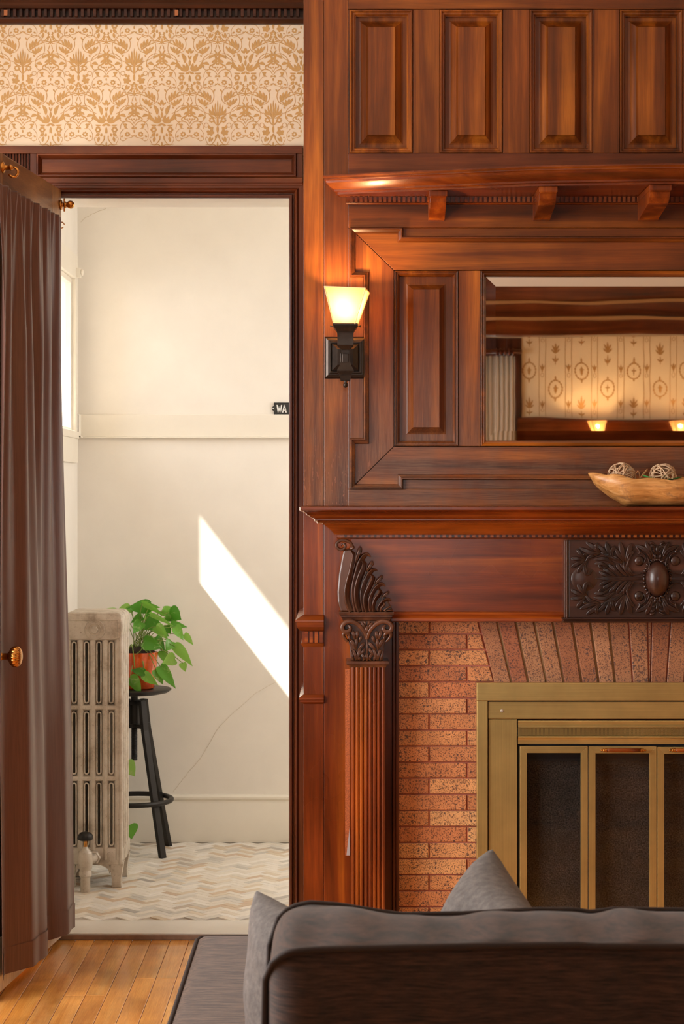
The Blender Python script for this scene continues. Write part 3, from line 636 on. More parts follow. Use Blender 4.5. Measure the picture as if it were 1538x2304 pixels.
# striped paper on the wall behind the camera, seen in the mirror
mb = MB(); pit = .1755; yy = YB+.0006
cvb = lambda X0, Z0: (lambda p, Y: (X0-p.x, Y, Z0+p.y))
for i in range(0, 14):
    Xs = 1.27+i*pit
    for k_ in (-1, 1): strip(mb, [(0, 0), (0, .9)], .004, .004, yy, cvb(Xs+k_*.021+.07, 1.86), 2)
    for j in range(5):
        cv = cvb(Xs+.07, 1.93+j*.238-(.0)); 
        for a_, b_, w_ in (((0, 0), (0, .06), .012), ((0, .01), (.016, .05), .008), ((0, .01), (-.016, .05), .008)): lens(mb, a_, b_, w_, yy, cv)
        strip(mb, [(.01*math.cos(t_), -.02+.014*math.sin(t_)) for t_ in [x_*.785 for x_ in range(9)]], .0025, .0025, yy, cv, 3)
    for j in range(5):
        Z0 = 1.84+j*.119*1.0*2+(.119 if i % 2 else 0)+.1; typ = (i+j*2) % 3 if (i+j) % 2 else 3
        cv = cvb(Xs-.018, Z0)
        if typ == 3 or (i+j) % 2 == 0:
            for (a_, b_, w_) in (((0, -.01), (0, .07), .014), ((0, 0), (.024, .05), .012), ((0, 0), (-.024, .05), .012), ((0, -.01), (.03, .02), .012), ((0, -.01), (-.03, .02), .012), ((0, -.06), (.022, -.04), .012), ((0, -.06), (-.022, -.04), .012), ((0, -.02), (0, -.085), .008)): lens(mb, a_, b_, w_, yy, cv)
        else:
            ring = [(.044*math.cos(t_*.3927), .055*math.sin(t_*.3927)) for t_ in range(17)]
            for q in range(16):
                p_ = ring[q]; q_ = ring[q+1]; lens(mb, p_, (q_[0]*1.06, q_[1]*1.06), .011, yy, cv)
            strip(mb, ring, .004, .004, yy, cv, 3)
            lens(mb, (0, .055), (0, .085), .012, yy, cv); lens(mb, (0, -.055), (0, -.08), .012, yy, cv)
            lens(mb, (0, -.03), (0, .03), .02 if typ else .008, yy, cv); lens(mb, (-.018, .006), (.018, .006), .01, yy, cv)
mb.f = [f for f in mb.f if min(mb.v[i][0] for i in f) > 1.17 and max(mb.v[i][2] for i in f) < ZC]
mb.build('striped_print', M['print_fg2'], wbk, kind='stuff')
# high wainscot with plate rail, and the dark beam across the room
mb = MB(); mb.plan([(XR, YB), (1.17, YB)], [(0, 1.852), (.05, 1.85), (.055, 1.84), (.05, 1.825), (.03, 1.81), (.03, 1.78), (.022, 1.77), (.022, 1.7), (.012, 1.69), (.012, 0), (0, 0)]); struct('trim_5', mb, M['case_x'], auto=30)
mb = MB(); yb_ = -6.7; zb0, zb1 = 2.335, 2.62
pf = [(0, zb1), (.02, zb1-.004), (.02, zb1-.04), (.045, zb1-.05), (.045, zb1-.06), (.01, zb1-.075), (.01, zb1-.15), (.04, zb1-.16), (.045, zb1-.175), (.02, zb1-.185), (.02, zb0+.035), (.035, zb0+.025), (.03, zb0+.008), (0, zb0)]
mb.plan([(XR, yb_+.12), (XL, yb_+.12)], pf, side=-1); mb.plan([(XL, yb_-.12), (XR, yb_-.12)], pf)
mb.box(XL, XR, yb_-.12, yb_+.12, zb0, ZC); bm_ = struct('trim_6', mb, M['case_x'], auto=30)
for za in (2.505, 2.40):
    mb = MB(); mb.box(XL, XR, yb_+.131, yb_+.145, za, za+.02); mb.build('pale_fillet', plain('pale_tan_fillet', '#a87a48', .4), bm_)  # tan strips, paler than the beam wood
# ------------------------------------------------------------ chimney breast and panelling
YP = -.5; XC = PX(1464.5, YP); BX0 = PX(682.5, YP); BX1 = 2*XC-BX0
def mx(px, Y=YP): return (2*XC-PX(px, Y))
mb = MB(); mb.box(BX0+.012, BX1-.012, YP+.062, -.001, 0, ZC); brst = struct('wall_chimney', mb, M['case_z'])
mb = MB(); mb.box(BX0, BX0+.014, YP+.02, -.03, 0, ZC); mb.build('return_board', M['wood_z'], brst)
om = thing('overmantel', 'tall mahogany panelling with a wide mirror, above the mantelpiece', 'overmantel', (XC, YP, PZ(1140, YP)))
def board(px0, px1, py0, py1, mat, par, name='board', Y=YP, th=.03, bev=.0012, zz=None):
    mb = MB(); z0, z1 = (PZ(py1, Y), PZ(py0, Y)) if zz is None else zz
    x0, x1 = PX(px0, Y), (PX(px1, Y) if px1 is not None else 2*XC-PX(px0, Y))
    mb.box(x0, x1, Y, Y+th, z0, z1); return mb.build(name, mat, par, bevel=bev)
zt_ = ZC-.002
ztm = PZ(1139, YP)
board(682.5, 727.6, 0, 0, M['worn_z'], om, 'stile', zz=(ztm, zt_), th=.045)
board(728.2, 782.6, 0, 0, M['worn_z'], om, 'stile', Y=YP-.001, zz=(ztm, zt_), th=.04)
board(783, None, 0, 0, M['wood_x'], om, 'top_rail', zz=(PZ(21, YP), zt_))
board(783, None, 345, 392, M['case_x'], om, 'rail')
board(783, None, 455, 512.5, M['wood_x'], om, 'rail')
pit = 202.3
RP = [(787, 928)]
for k in range(7):
    a, b = 787+k*pit, 787+k*pit+141
    if k == 0: board(783, 787, 21.5, 344.5, M['wood_z'], om, 'stile')
    if k < 6: board(b+.6, a+pit-.6, 21.5, 344.5, M['wood_z'], om, 'stile')
def rect(px0, px1, py0, py1, Y=YP): return [(PX(px0, Y), PZ(py0, Y)), (PX(px1, Y), PZ(py0, Y)), (PX(px1, Y), PZ(py1, Y)), (PX(px0, Y), PZ(py1, Y))]
MOULD = [(0, 0), (.0015, .003), (.004, .003), (.005, 0), (.008, -.003), (.012, -.003), (.015, -.009), (.0165, -.009), (.0165, -.02)]
def raised(px0, px1, py0, py1, ins, bev, mat, Y=YP, field=.002, mat2=None, mould=MOULD):
    pth = rect(px0, px1, py0, py1, Y)
    mb = MB(); mb.frame(pth, mould, Y); mb.build('panel_moulding', mat2 or mat, om, auto=25)
    x0, z1 = pth[0]; x1, z0 = pth[2]; rows = []
    e = .012
    for u, v in ((e, -.018), (ins-.003, -.018), (ins+.0015, -.0165), (ins+bev*.35, -.011), (ins+bev*.7, -.003), (ins+bev-.003, field+.003), (ins+bev, field+.003)):
        rows.append([(x0+u, Y-v, z1-u), (x1-u, Y-v, z1-u), (x1-u, Y-v, z0+u), (x0+u, Y-v, z0+u)])
    mb = MB(); mb.grid(rows, closeu=True); n = len(mb.v); mb.f.append((n-4, n-3, n-2, n-1)); mb.build('raised_panel', mat, om, auto=18)
for k in range(7): raised(787+k*pit, 928+k*pit, 22, 344, .029, .0235, M['wood_z'])
# big mitred frame, small raised panels and the mirror
Ym = YP+.007
ear = [(787.5, 513), (906, 513), (906, 533)]
def mirpath(left):
    pts = [(PX(x, YP), PZ(y, YP)) for x, y in left]; return pts+[(2*XC-x, z) for x, z in reversed(pts)]
left_top = [(787.5, 630), (787.5, 513), (906, 513), (906, 533)]
topi = [(PX(x, YP), PZ(y, YP)) for x, y in ((787.5, 513), (906, 513), (906, 533))]
boti = [(PX(x, YP), PZ(y, YP)) for x, y in ((906, 1079), (906, 1101), (787.5, 1101))]
sidei = [(PX(x, YP), PZ(y, YP)) for x, y in ((787.5, 987), (818, 987), (818, 623), (787.5, 623))]
M_ = lambda q: [(2*XC-x, z) for x, z in reversed(q)]
outer = topi+M_(topi)+M_(sidei)[0:4]+M_(boti)+boti+sidei
# clockwise ordering: top (left->right), right side down, bottom (right->left), left side up
outer = topi+M_(topi)+[(2*XC-x, z) for x, z in reversed(sidei)]+[(2*XC-x, z) for x, z in reversed(boti)]+boti+sidei
EM = [(0, .0), (0, .006), (.002, .010), (.004, .010), (.0055, .006), (.008, .004), (.012, .001), (.0145, -.006), (.0145, -.014)]
mb = MB(); mb.frame(outer, EM, YP-.002); mb.build('eared_moulding', M['worn_x'], om, auto=25)
board(783, None, 1100.5, 1139, M['worn_x'], om, 'rail', Y=YP-.0005)
board(783, 788, 513, 1101, M['worn_z'], om, 'fillet', Y=YP)
for (a, b, c, d) in ((906, None, 513, 534), (906, None, 1079, 1101)): board(a, b, c, d, M['worn_x'], om, 'fillet', Y=YP+.0005)
board(787.5, 818, 623, 987, M['worn_z'], om, 'fillet', Y=YP+.0005)
def polyb(pts, mat, name='frame_board', Y=Ym, mirror=False):
    q = [(PX(x, Y), PZ(y, Y)) if x is not None else None for x, y in pts]
    mb = MB(); mb.prism(q, Y, .02); return mb.build(name, mat, om, bevel=.001)
Rr = lambda px: CX+(2*XC-PX(px, Ym))*F/(Ym-CAMY)     # mirrored measure
polyb([(787, 513), (885.5, 608.8), (885.5, 1004), (787, 1101)], M['worn_z'])
polyb([(788.5, 513), (Rr(788.5), 513), (Rr(886.5), 608), (886.5, 608)], M['worn_x'])
polyb([(788.5, 1101), (886.5, 1005), (Rr(886.5), 1005), (Rr(788.5), 1101)], M['worn_x'])
polyb([(Rr(787), 513), (Rr(787), 1101), (Rr(885.5), 1004), (Rr(885.5), 608.8)], M['worn_z'])
SM = [(0, 0), (0, .003), (.002, .0045), (.004, .003), (.005, -.001), (.007, -.001), (.009, .001), (.012, -.004), (.0145, -.010), (.0145, -.02)]
for (a, b) in ((887, 1030), (Rr(1030), Rr(887))): raised(a, b, 609.5, 1003.5, .036, .019, M['worn_z'], Y=Ym, field=-.001, mould=SM)
for (a, b) in ((1030.6, 1080.5), (Rr(1080.5), Rr(1030.6))): board(a, b, 609, 1004, M['worn_z'], om, 'stile', Y=Ym, th=.02)
pth = [(PX(1081, Ym), PZ(609.5, Ym)), (2*XC-PX(1081, Ym), PZ(609.5, Ym)), (2*XC-PX(1081, Ym), PZ(1003.5, Ym)), (PX(1081, Ym), PZ(1003.5, Ym))]
mb = MB(); mb.frame(pth, [(0, 0), (0, .003), (.002, .0045), (.004, .003), (.006, 0), (.009, .001), (.012, -.004), (.015, -.008), (.015, -.02)], Ym); mb.build('mirror_moulding', M['wood_x'], om, auto=25)
x0, z1 = pth[0]; x1, z0 = pth[2]; Yg = Ym+.012; mb = MB(); u0, u1 = .0145, .042
rows = [[(x0+u, Yg-v, z1-u), (x1-u, Yg-v, z1-u), (x1-u, Yg-v, z0+u), (x0+u, Yg-v, z0+u)] for u, v in ((u0, 0), (u1, .0024))]
mb.grid(rows, closeu=True)
nx_, nz_ = 16, 6; rows = []
for j in range(nz_+1): rows.append([(x0+u1+(x1-x0-2*u1)*i/nx_, Yg-.0024, z1-u1-(z1-z0-2*u1)*j/nz_) for i in range(nx_+1)])
mb.grid(rows); mb.build('mirror', M['mirror'], om)
# bowed shelf over the panelling
T = [(PX(730, YP-.09), YP-.09), (.203, YP-.152), (.493, YP-.226), (XC, YP-.262)]
full = T+[(2*XC-x, y) for x, y in reversed(T[:-1])]
zs = .8668+CZ; zs0 = .8185+CZ; base = []
path = [(T[0][0]+.04, YP)]+[(x+(.035 if i == 0 else 0), y+.035) for i, (x, y) in enumerate(T)]; path = path+[(2*XC-x, y) for x, y in reversed(path[:-1])]
mb = MB(); h = zs-zs0
mb.plan(path, [(-.03, zs+.001), (.036, zs), (.038, zs-.004), (.034, zs-.009), (.035, zs-.012), (.030, zs-.014), (.028, zs-.02), (.018, zs-.03), (.008, zs-.036), (.008, zs-.041), (0, zs-.043), (0, zs0)])
mb.build('crown_shelf', M['red_x'], om, auto=25)
mb = MB(); sp = [(T[0][0]+.04, YP)]+[(x+(.035 if i == 0 else 0), y+.036) for i, (x, y) in enumerate(T)]; sp = sp+[(2*XC-x, y) for x, y in reversed(sp[:-1])]
mb.add([(x, y, zs0+.002) for x, y in sp]+[(x, y, zs-.001) for x, y in sp], [tuple(range(len(sp))), tuple(range(2*len(sp)-1, len(sp)-1, -1))]); mb.build('shelf_board', M['red_x'], om)
xs = PX(783, YP)+.001; zz = lambda p: PZ(p, YP)
wall_path = [(xs, YP+.005), (xs, YP), (2*XC-xs, YP), (2*XC-xs, YP+.005)]
mb = MB(); mb.plan(wall_path, [(0, zz(461)), (.006, zz(460)), (.008, zz(457.5)), (.006, zz(456.5)), (.006, zz(443.5)), (.016, zz(443)), (.02, zz(438)), (.026, zz(434)), (.03, zz(430)), (.034, zz(424)), (.034, zz(415)), (0, zz(412))])
mb.build('bed_moulding', M['red_x'], om, auto=25)
mb = MB(); x = xs+.004
while x < 2*XC-xs: mb.box(x, x+.0075, YP-.0155, YP-.005, zz(456), zz(444)); x += .0132
mb.build('dentil_row', M['case_x'], om, kind='stuff')
def bracket(pxc, wpx, par):
    Yf = interp([(T[i][0], T[i][1]) for i in range(4)]+[(2*XC-T[2][0], T[2][1]), (2*XC-T[1][0], T[1][1])], PX(pxc, YP-.2))+.05
    xc_ = PX(pxc, Yf); hw = wpx/2/F*(Yf-CAMY); mb = MB()
    zt2 = zs0+.001; pts = [(YP, zt2), (Yf, zt2), (Yf, zt2-.016), (Yf+.008, zt2-.019), (Yf+.012, zt2-.03), (Yf+.03, zt2-.045), (YP-.035, zt2-.062), (YP-.028, zt2-.066), (YP, zt2-.066)]
    n = len(pts); mb.add([(xc_-hw, y, z) for y, z in pts]+[(xc_+hw, y, z) for y, z in pts], [tuple(range(n)), tuple(range(2*n-1, n-1, -1))]+[(i, i+n, (i+1) % n+n, (i+1) % n) for i in range(n)])
    mb.box(xc_-hw-.002, xc_+hw+.002, Yf-.003, YP, zt2-.015, zt2); mb.build('bracket', M['red_z'], par, bevel=.001)
for pc, wpx in ((985.5, 37), (1233, 38), (1485, 46)): bracket(pc, wpx, om)
for px_ in (985.5, 1233):
    Yf = YP-.15; bracket(CX+(2*XC-PX(px_, Yf))*F/(Yf-CAMY), 38, om)

# ------------------------------------------------------------ mantelpiece
ml = thing('mantelpiece', 'reddish mahogany mantelpiece with dentilled shelf, reeded column and dark carved ornament around the fireplace', 'mantelpiece', (XC, YP, 0))
YF = -.56
M['scrape'] = plain('scraped_bare_wood', '#a8592c', .7, var=.5, scale=350, bumpamt=.6)
board(682.5, 727.4, 0, 0, M['red_z'], ml, 'stile', zz=(0, ztm-.005), th=.045)
board(728, 790, 0, 0, M['red_z'], ml, 'stile', Y=YP-.001, zz=(0, ztm-.005), th=.04)
def y_(p, d): return CZ-(p-CY)*d/F
# shelf
X0 = PX(762, YF)+.0
tp_ = [(.0, 1212), (.004, 1212), (.006, 1210.5), (.004, 1209.8), (.004, 1203.2), (.012, 1203), (.014, 1200), (.018, 1196), (.024, 1191), (.036, 1183), (.042, 1180), (.044, 1177), (.058, 1176.5), (.060, 1173), (.066, 1171), (.066, 1167.5), (.07, 1166), (.078, 1161), (.088, 1154), (.096, 1150), (.102, 1148.5), (.104, 1147), (.104, 1141), (.102, 1140), (-.06, 1139)]
prof = [(p, y_(q, YF-p-CAMY)) for p, q in tp_]; SHZ = prof[-2][1]; prof[-1] = (-.06, SHZ)
sh = [(X0, YP), (X0, YF), (2*XC-X0, YF), (2*XC-X0, YP)]
mb = MB(); mb.plan(sh, prof); b0 = len(mb.v); mb.box(X0-.1, 2*XC-X0+.1, YF-.1, YP, SHZ-.008, SHZ-.0003); mb.build('mantel_shelf', M['red_x'], ml, auto=25)
mb = MB(); x = X0+.006; pz = PX(13.4+CX, YF)
while x < 2*XC-X0: mb.box(x, x+.0085, YF-.011, YF-.003, y_(1209.6, 5.03), y_(1203.4, 5.03)); x += pz
mb.build('dentil_row', M['red_x'], ml, kind='stuff')
random.seed(31); ch = []
for (p, z_), nx_z in zip(prof[::-1][2:14], prof[::-1][3:15]):
    for q in range(2): ch.append((X0-p+random.uniform(-.0004, .0012), YF-p-.0005, z_+(nx_z[1]-z_)*q/2+random.uniform(-.0004, .0004)))
mb = MB(); mb.tube(ch, [random.uniform(.0004, .0019) for _ in ch], 5); mb.build('chipped_edge', plain('chipped_white_edge', '#e8ddd0', .7), ml)
mb = MB(); mb.box(PX(776, YP), PX(786, YP), YP-.0022, YP, PZ(1925, YP), PZ(1505, YP)); mb.build('scraped_strip', M['scrape'], ml)
mb = MB(); mb.prism([(PX(786, YP), PZ(1862, YP)), (PX(786.5, YP), PZ(1924, YP)), (PX(779, YP), PZ(1924, YP))], YP-.0032, .001); mb.build('metal_sliver', plain('bare_metal', '#b9b4b6', .5, .4), ml)
# frieze with the recessed joint over the bricks
board(790, None, 1210, 1384, M['red_x'], ml, 'frieze', Y=YF, th=.06)
mb = MB(); zz = lambda p: PZ(p, YF)
mb.plan([(PX(880, YF), YF), (2*XC-PX(880, YF), YF)], [(0, zz(1376)), (.008, zz(1378)), (.012, zz(1382)), (.008, zz(1385)), (.006, zz(1388)), (.010, zz(1391)), (.010, zz(1397)), (.004, zz(1399)), (-.06, zz(1399)), (-.06, zz(1385))]); mb.build('frieze_moulding', M['red_x'], ml, auto=25)
# dark inner boards beside the column
def both(fn): fn(False); fn(True)
def pairbox(name, px0, px1, Y, th, z0, z1, mat, bev=.001):
    for m_ in (0, 1):
        a, b = PX(px0, Y), PX(px1, Y)
        if m_: a, b = 2*XC-b, 2*XC-a
        mb = MB(); mb.box(a, b, Y, Y+th, z0, z1); mb.build(name, mat, ml, bevel=bev)
zb_ = PZ(1399, YF)
pairbox('inner_board', 860, 882, YP+.0, .04, 0, zb_, M['case_z']); pairbox('inner_moulding', 882.5, 889, YP-.006, .04, 0, zb_, M['case_z'], .002); pairbox('inner_moulding', 889.5, 897, YP-.001, .05, 0, zb_, M['case_z'], .002)
pairbox('outer_stile', 682.5, 683, YP, .001, 0, .01, M['red_z']) if False else None
# pilaster cap and ledge on the outer stile
z5 = lambda p: PZ(p, YP)
xr = PX(728, YP)
pp = [(BX0, YP+.40), (BX0, YP), (xr, YP)]
mb = MB(); mb.plan(pp, [(0, z5(1383)), (.022, z5(1394)), (.0225, z5(1398)), (.019, z5(1399)), (.018, z5(1410)), (.012, z5(1417)), (.009, z5(1419)), (.004, z5(1420)), (.004, z5(1446)), (.008, z5(1447)), (.006, z5(1451)), (0, z5(1456))]); mb.build('stile_cap', M['red_x'], ml, auto=25)
for k in range(4):
    mb = MB(); a = PX(685+k*11.2, YP); mb.box(a, a+.0095, YP-.0095, YP-.003, z5(1445.5), z5(1420)); mb.build('dentil', M['red_x'], ml, bevel=.0006, seg=1)
mb = MB(); mb.plan(pp, [(0, z5(1562)), (.012, z5(1569)), (.013, z5(1573)), (.009, z5(1575)), (.009, z5(1579)), (.004, z5(1582)), (0, z5(1584))]); mb.build('stile_ledge', M['red_x'], ml, auto=25)
# column: block, abacus, capital, necking, reeded shaft (left one seen; its twin beyond the right edge)
YK = -.60
def colx(x, m_): return 2*XC-x if m_ else x
for m_ in (0, 1):
    def bxp(mb, a, b, Y0_, Y1_, z0, z1):
        a, b = PX(a, Y0_), PX(b, Y0_)
        if m_: a, b = 2*XC-b, 2*XC-a
        mb.box(a, b, Y0_, Y1_, z0, z1)
    mb = MB(); bxp(mb, 789, 866, YK+.022, YP, 0, PZ(1500, YK))
    for k in range(8):
        xc_ = PX(793.5+k*9.75, YK+.018); r_ = .0055
        if m_: xc_ = 2*XC-xc_
        rows = [[(xc_+r_*math.cos(a_), YK+.0215-r_*1.1*math.sin(a_), z_) for a_ in [math.pi*q/8 for q in range(9)]] for z_ in (0, PZ(1502, YK))]; mb.grid(rows)
    mb.build('reeded_shaft', M['red_z'], ml, auto=50)
    cp = [(785, 862), ] ; 
    def ring(pa, pb, prof_, name, mat, Yb_=YK+.02):
        a, b = PX(pa, Yb_), PX(pb, Yb_)
        if m_: a, b = 2*XC-b, 2*XC-a
        mb = MB(); mb.plan([(a, YP), (a, Yb_), (b, Yb_), (b, YP)], prof_); z0_, z1_ = prof_[0][1], prof_[-1][1]; mb.box(a, b, Yb_, YP, min(z0_, z1_), max(z0_, z1_)); mb.build(name, mat, ml, auto=25)
    zk = lambda p: PZ(p, YK)
    ring(789, 864, [(0, zk(1504)), (.004, zk(1503)), (.006, zk(1498)), (.010, zk(1497)), (.0125, zk(1495)), (.0125, zk(1489)), (.011, zk(1488)), (0, zk(1488))], 'necking', M['carved'])
    ring(774, 874, [(0, zk(1399)), (.004, zk(1397)), (.006, zk(1391)), (.009, zk(1389)), (.009, zk(1386)), (.013, zk(1385)), (.014, zk(1379)), (.013, zk(1377.5)), (0, zk(1377.5))], 'abacus', M['carved'])
    cvK = lambda p, Y: (colx(PX(740+p.x/7.2, YK), m_), Y, PZ(1200+p.y/7.2, YK))
    def plate(poly, Yf, Yb2, name, mat, bev=.002):
        q = [cvK(Vector(p), 0) for p in poly]; q = [(x, z) for x, _, z in q]
        if m_: q = q[::-1]
        mb = MB(); mb.prism(q, Yf, Yb2-Yf); return mb.build(name, mat, ml, bevel=bev)
    # capital
    plate([(235, 1425), (1000, 1425), (975, 1560), (930, 1700), (890, 1850), (872, 2075), (350, 2075), (335, 1850), (300, 1700), (255, 1560)], YK+.014, YP, 'capital_bell', M['carved'])
    mb = MB()
    def LF(pts, wd_, h=.008, ridge=1.0, toe=.35, Y0_=YK+.013, mirr=True, n=10):
        for q in ((0, 1) if mirr else (0,)):
            pt = [((1226-x) if q else x, y) for x, y in pts]; mb.leaf(pt, wd_*(1.3 if wd_ < 30 else 1.05), h, Y0_, (.55 if ridge == 1.0 else ridge), n, toe, cvK)
    LF([(612, 1720), (575, 1600), (480, 1490), (370, 1435), (265, 1450), (212, 1520), (240, 1590), (310, 1590), (345, 1545), (320, 1500), (285, 1515)], 40, .016, .8, .9, n=12)
    LF([(300, 1760), (250, 1700), (228, 1650), (255, 1612), (305, 1625), (330, 1665), (300, 1690)], 26, .013, .85, .6)
    LF([(613, 2070), (613, 1690)], 16, .010, mirr=False, toe=.8)
    LF([(613, 1650), (607, 1570), (613, 1495)], 26, .013, mirr=False); LF([(585, 1570), (560, 1500), (515, 1445)], 20, .010); LF([(600, 1500), (585, 1460), (560, 1430)], 16, .009)
    for q, w_ in (([(425, 1730), (400, 1650), (375, 1575)], 28), ([(450, 1720), (455, 1650), (455, 1580)], 26), ([(480, 1770), (505, 1720), (530, 1665)], 24), ([(430, 1880), (395, 1790), (335, 1720)], 28), ([(435, 1890), (440, 1790), (450, 1700)], 26), ([(470, 1900), (520, 1840), (590, 1770)], 26), ([(440, 2065), (425, 1980), (385, 1885)], 28), ([(450, 2065), (470, 1980), (515, 1870)], 28), ([(470, 1990), (540, 1930), (585, 1860)], 22), ([(545, 2070), (570, 2030), (545, 1985), (500, 1975)], 24), ([(500, 2070), (490, 2030), (505, 2000)], 20), ([(400, 2065), (375, 2000), (360, 1900)], 18), ([(350, 1760), (330, 1700), (300, 1660)], 20)): LF(q, w_, .011)
    LF([(613, 2075), (613, 2010), (613, 1945)], 26, .013, mirr=False)
    mb.build('capital_leaves', M['carved'], ml, smooth=True)
    # acanthus bracket above
    plate([(240, 262), (340, 255), (400, 300), (520, 430), (620, 560), (720, 740), (850, 930), (960, 1100), (1045, 1272), (185, 1272), (140, 1120), (132, 950), (160, 650), (205, 400)], YK+.012, YF-.001, 'bracket_body', M['carved'], .004)
    mb = MB()
    def LA(pts, wd, h=.012, ridge=1.0, toe=.8, n=10, scoop=False): mb.leaf(pts, wd, h, YK+.013, ridge, n, toe, cvK, scoop != bool(m_) and scoop)
    LA([(215, 270), (390, 250)], 12, .004)
    LA([(345, 262), (372, 215), (340, 150), (260, 118), (180, 118), (125, 165), (128, 230), (185, 268), (240, 250), (262, 205), (235, 168), (200, 185), (205, 215)], 26, .014, .8, 1.0, 12)
    LA([(330, 250), (385, 240), (390, 200)], 26, .012)
    for g in range(4):
        main = [[(345, 1268), (285, 1130), (268, 950), (300, 780), (345, 620), (378, 470), (385, 360), (335, 283)],
                [(485, 1268), (440, 1150), (425, 950), (458, 780), (505, 650), (545, 560), (548, 480), (508, 438)],
                [(602, 1268), (572, 1160), (575, 1020), (622, 900), (672, 800), (694, 725), (650, 660)],
                [(715, 1268), (700, 1190), (730, 1080), (790, 1000), (812, 940), (778, 900)]][g]
        right = [[(430, 1268), (400, 1110), (385, 950), (400, 800), (440, 640), (490, 480), (545, 380), (610, 345), (668, 388)],
                 [(560, 1268), (530, 1110), (525, 960), (560, 810), (620, 690), (695, 600), (775, 605)],
                 [(665, 1268), (650, 1160), (660, 1060), (705, 950), (775, 860), (850, 825), (905, 865)],
                 [(790, 1268), (800, 1190), (862, 1110), (940, 1075), (1002, 1098)]][g]
        point = [[(430, 480), (465, 370), (498, 290), (512, 212)], [(605, 620), (645, 560), (690, 500), (710, 452)], [(745, 825), (795, 770), (850, 720), (870, 683)], [(855, 1040), (905, 1000), (955, 970), (980, 943)]][g]
        th1 = [[(350, 760), (390, 600), (430, 440), (432, 280)], [(500, 880), (560, 720), (605, 590), (612, 478)], [(640, 1030), (690, 900), (742, 790), (752, 700)], [(780, 1150), (830, 1050), (860, 990), (865, 960)]][g]
        wv = (44, 40, 34, 26)[g]
        LA([(x+12, y) for x, y in right], wv*1.15, .013, .5, 1.0, 10, True); LA([(x+18, y) for x, y in main], wv*1.35, .019, .5, .9, 10, True); LA(point, 40-5*g, .017, .45, .5); LA(th1, 9, .013, 1, .6)
        LA([(p[0]+26, p[1]+30) for p in th1], 8, .012, 1, .6)
    LA([(830, 1268), (850, 1200), (895, 1160), (885, 1115)], 24, .014); LA([(880, 1262), (940, 1215), (1015, 1173)], 18, .012); LA([(900, 1268), (970, 1250), (1045, 1262)], 16, .010)
    mb.build('acanthus_leaves', M['carved'], ml, smooth=True)
# carved centre block
YC_ = -.595; KX = XC
cvC0 = lambda x, y: (PX(1260+x/5.532, YC_)-PX(1260+1208/5.532, YC_), PZ(1205+y/5.532, YC_))
cb0, zc0 = cvC0(108, 1025); cb1, zc1 = cvC0(108, 55)
mb = MB(); mb.box(KX+cb0, KX-cb0, YC_, YF+.01, zc0, zc1); blk = mb.build('carved_block', M['carved_x'], ml, bevel=.002)
for s_ in (-1, 1):
    for q0, q1, dv in ((0, .0035, .004), (.0035, .007, .008), (.007, .0118, .005)):
        mb = MB(); a, b = KX+s_*(-cb0+q0), KX+s_*(-cb0+q1); mb.box(min(a, b), max(a, b), YC_-dv+.004, YF, zc0, zc1); mb.build('block_edge_moulding', M['carved'], ml, bevel=.0015)
mb = MB(); mb.plan([(KX+cb0-.011, YP), (KX+cb0-.011, YC_), (KX-cb0+.011, YC_), (KX-cb0+.011, YP)], [(-.09, zc0-.014), (.003, zc0-.013), (.005, zc0-.010), (.002, zc0-.007), (.006, zc0-.003), (.006, zc0), (-.04, zc0)]); mb.build('block_foot_moulding', M['carved_x'], ml, auto=25)
mb = MB()
quads = [(1, 1), (-1, 1), (1, -1), (-1, -1)]
def CL(pts, wd, h=.009, ridge=1.0, toe=.4, n=8, both_v=True):
    for sx, sy in quads:
        if not both_v and sy < 0: continue
        cv = lambda p, Y: (KX+sx*(cvC0(p.x, p.y)[0]), Y, cvC0(0, 535)[1]+sy*(cvC0(p.x, p.y)[1]-cvC0(0, 535)[1]))
        mb.leaf(pts, wd*1.12, h, YC_+.001, .45 if wd > 17 else ridge, n, toe, cv)
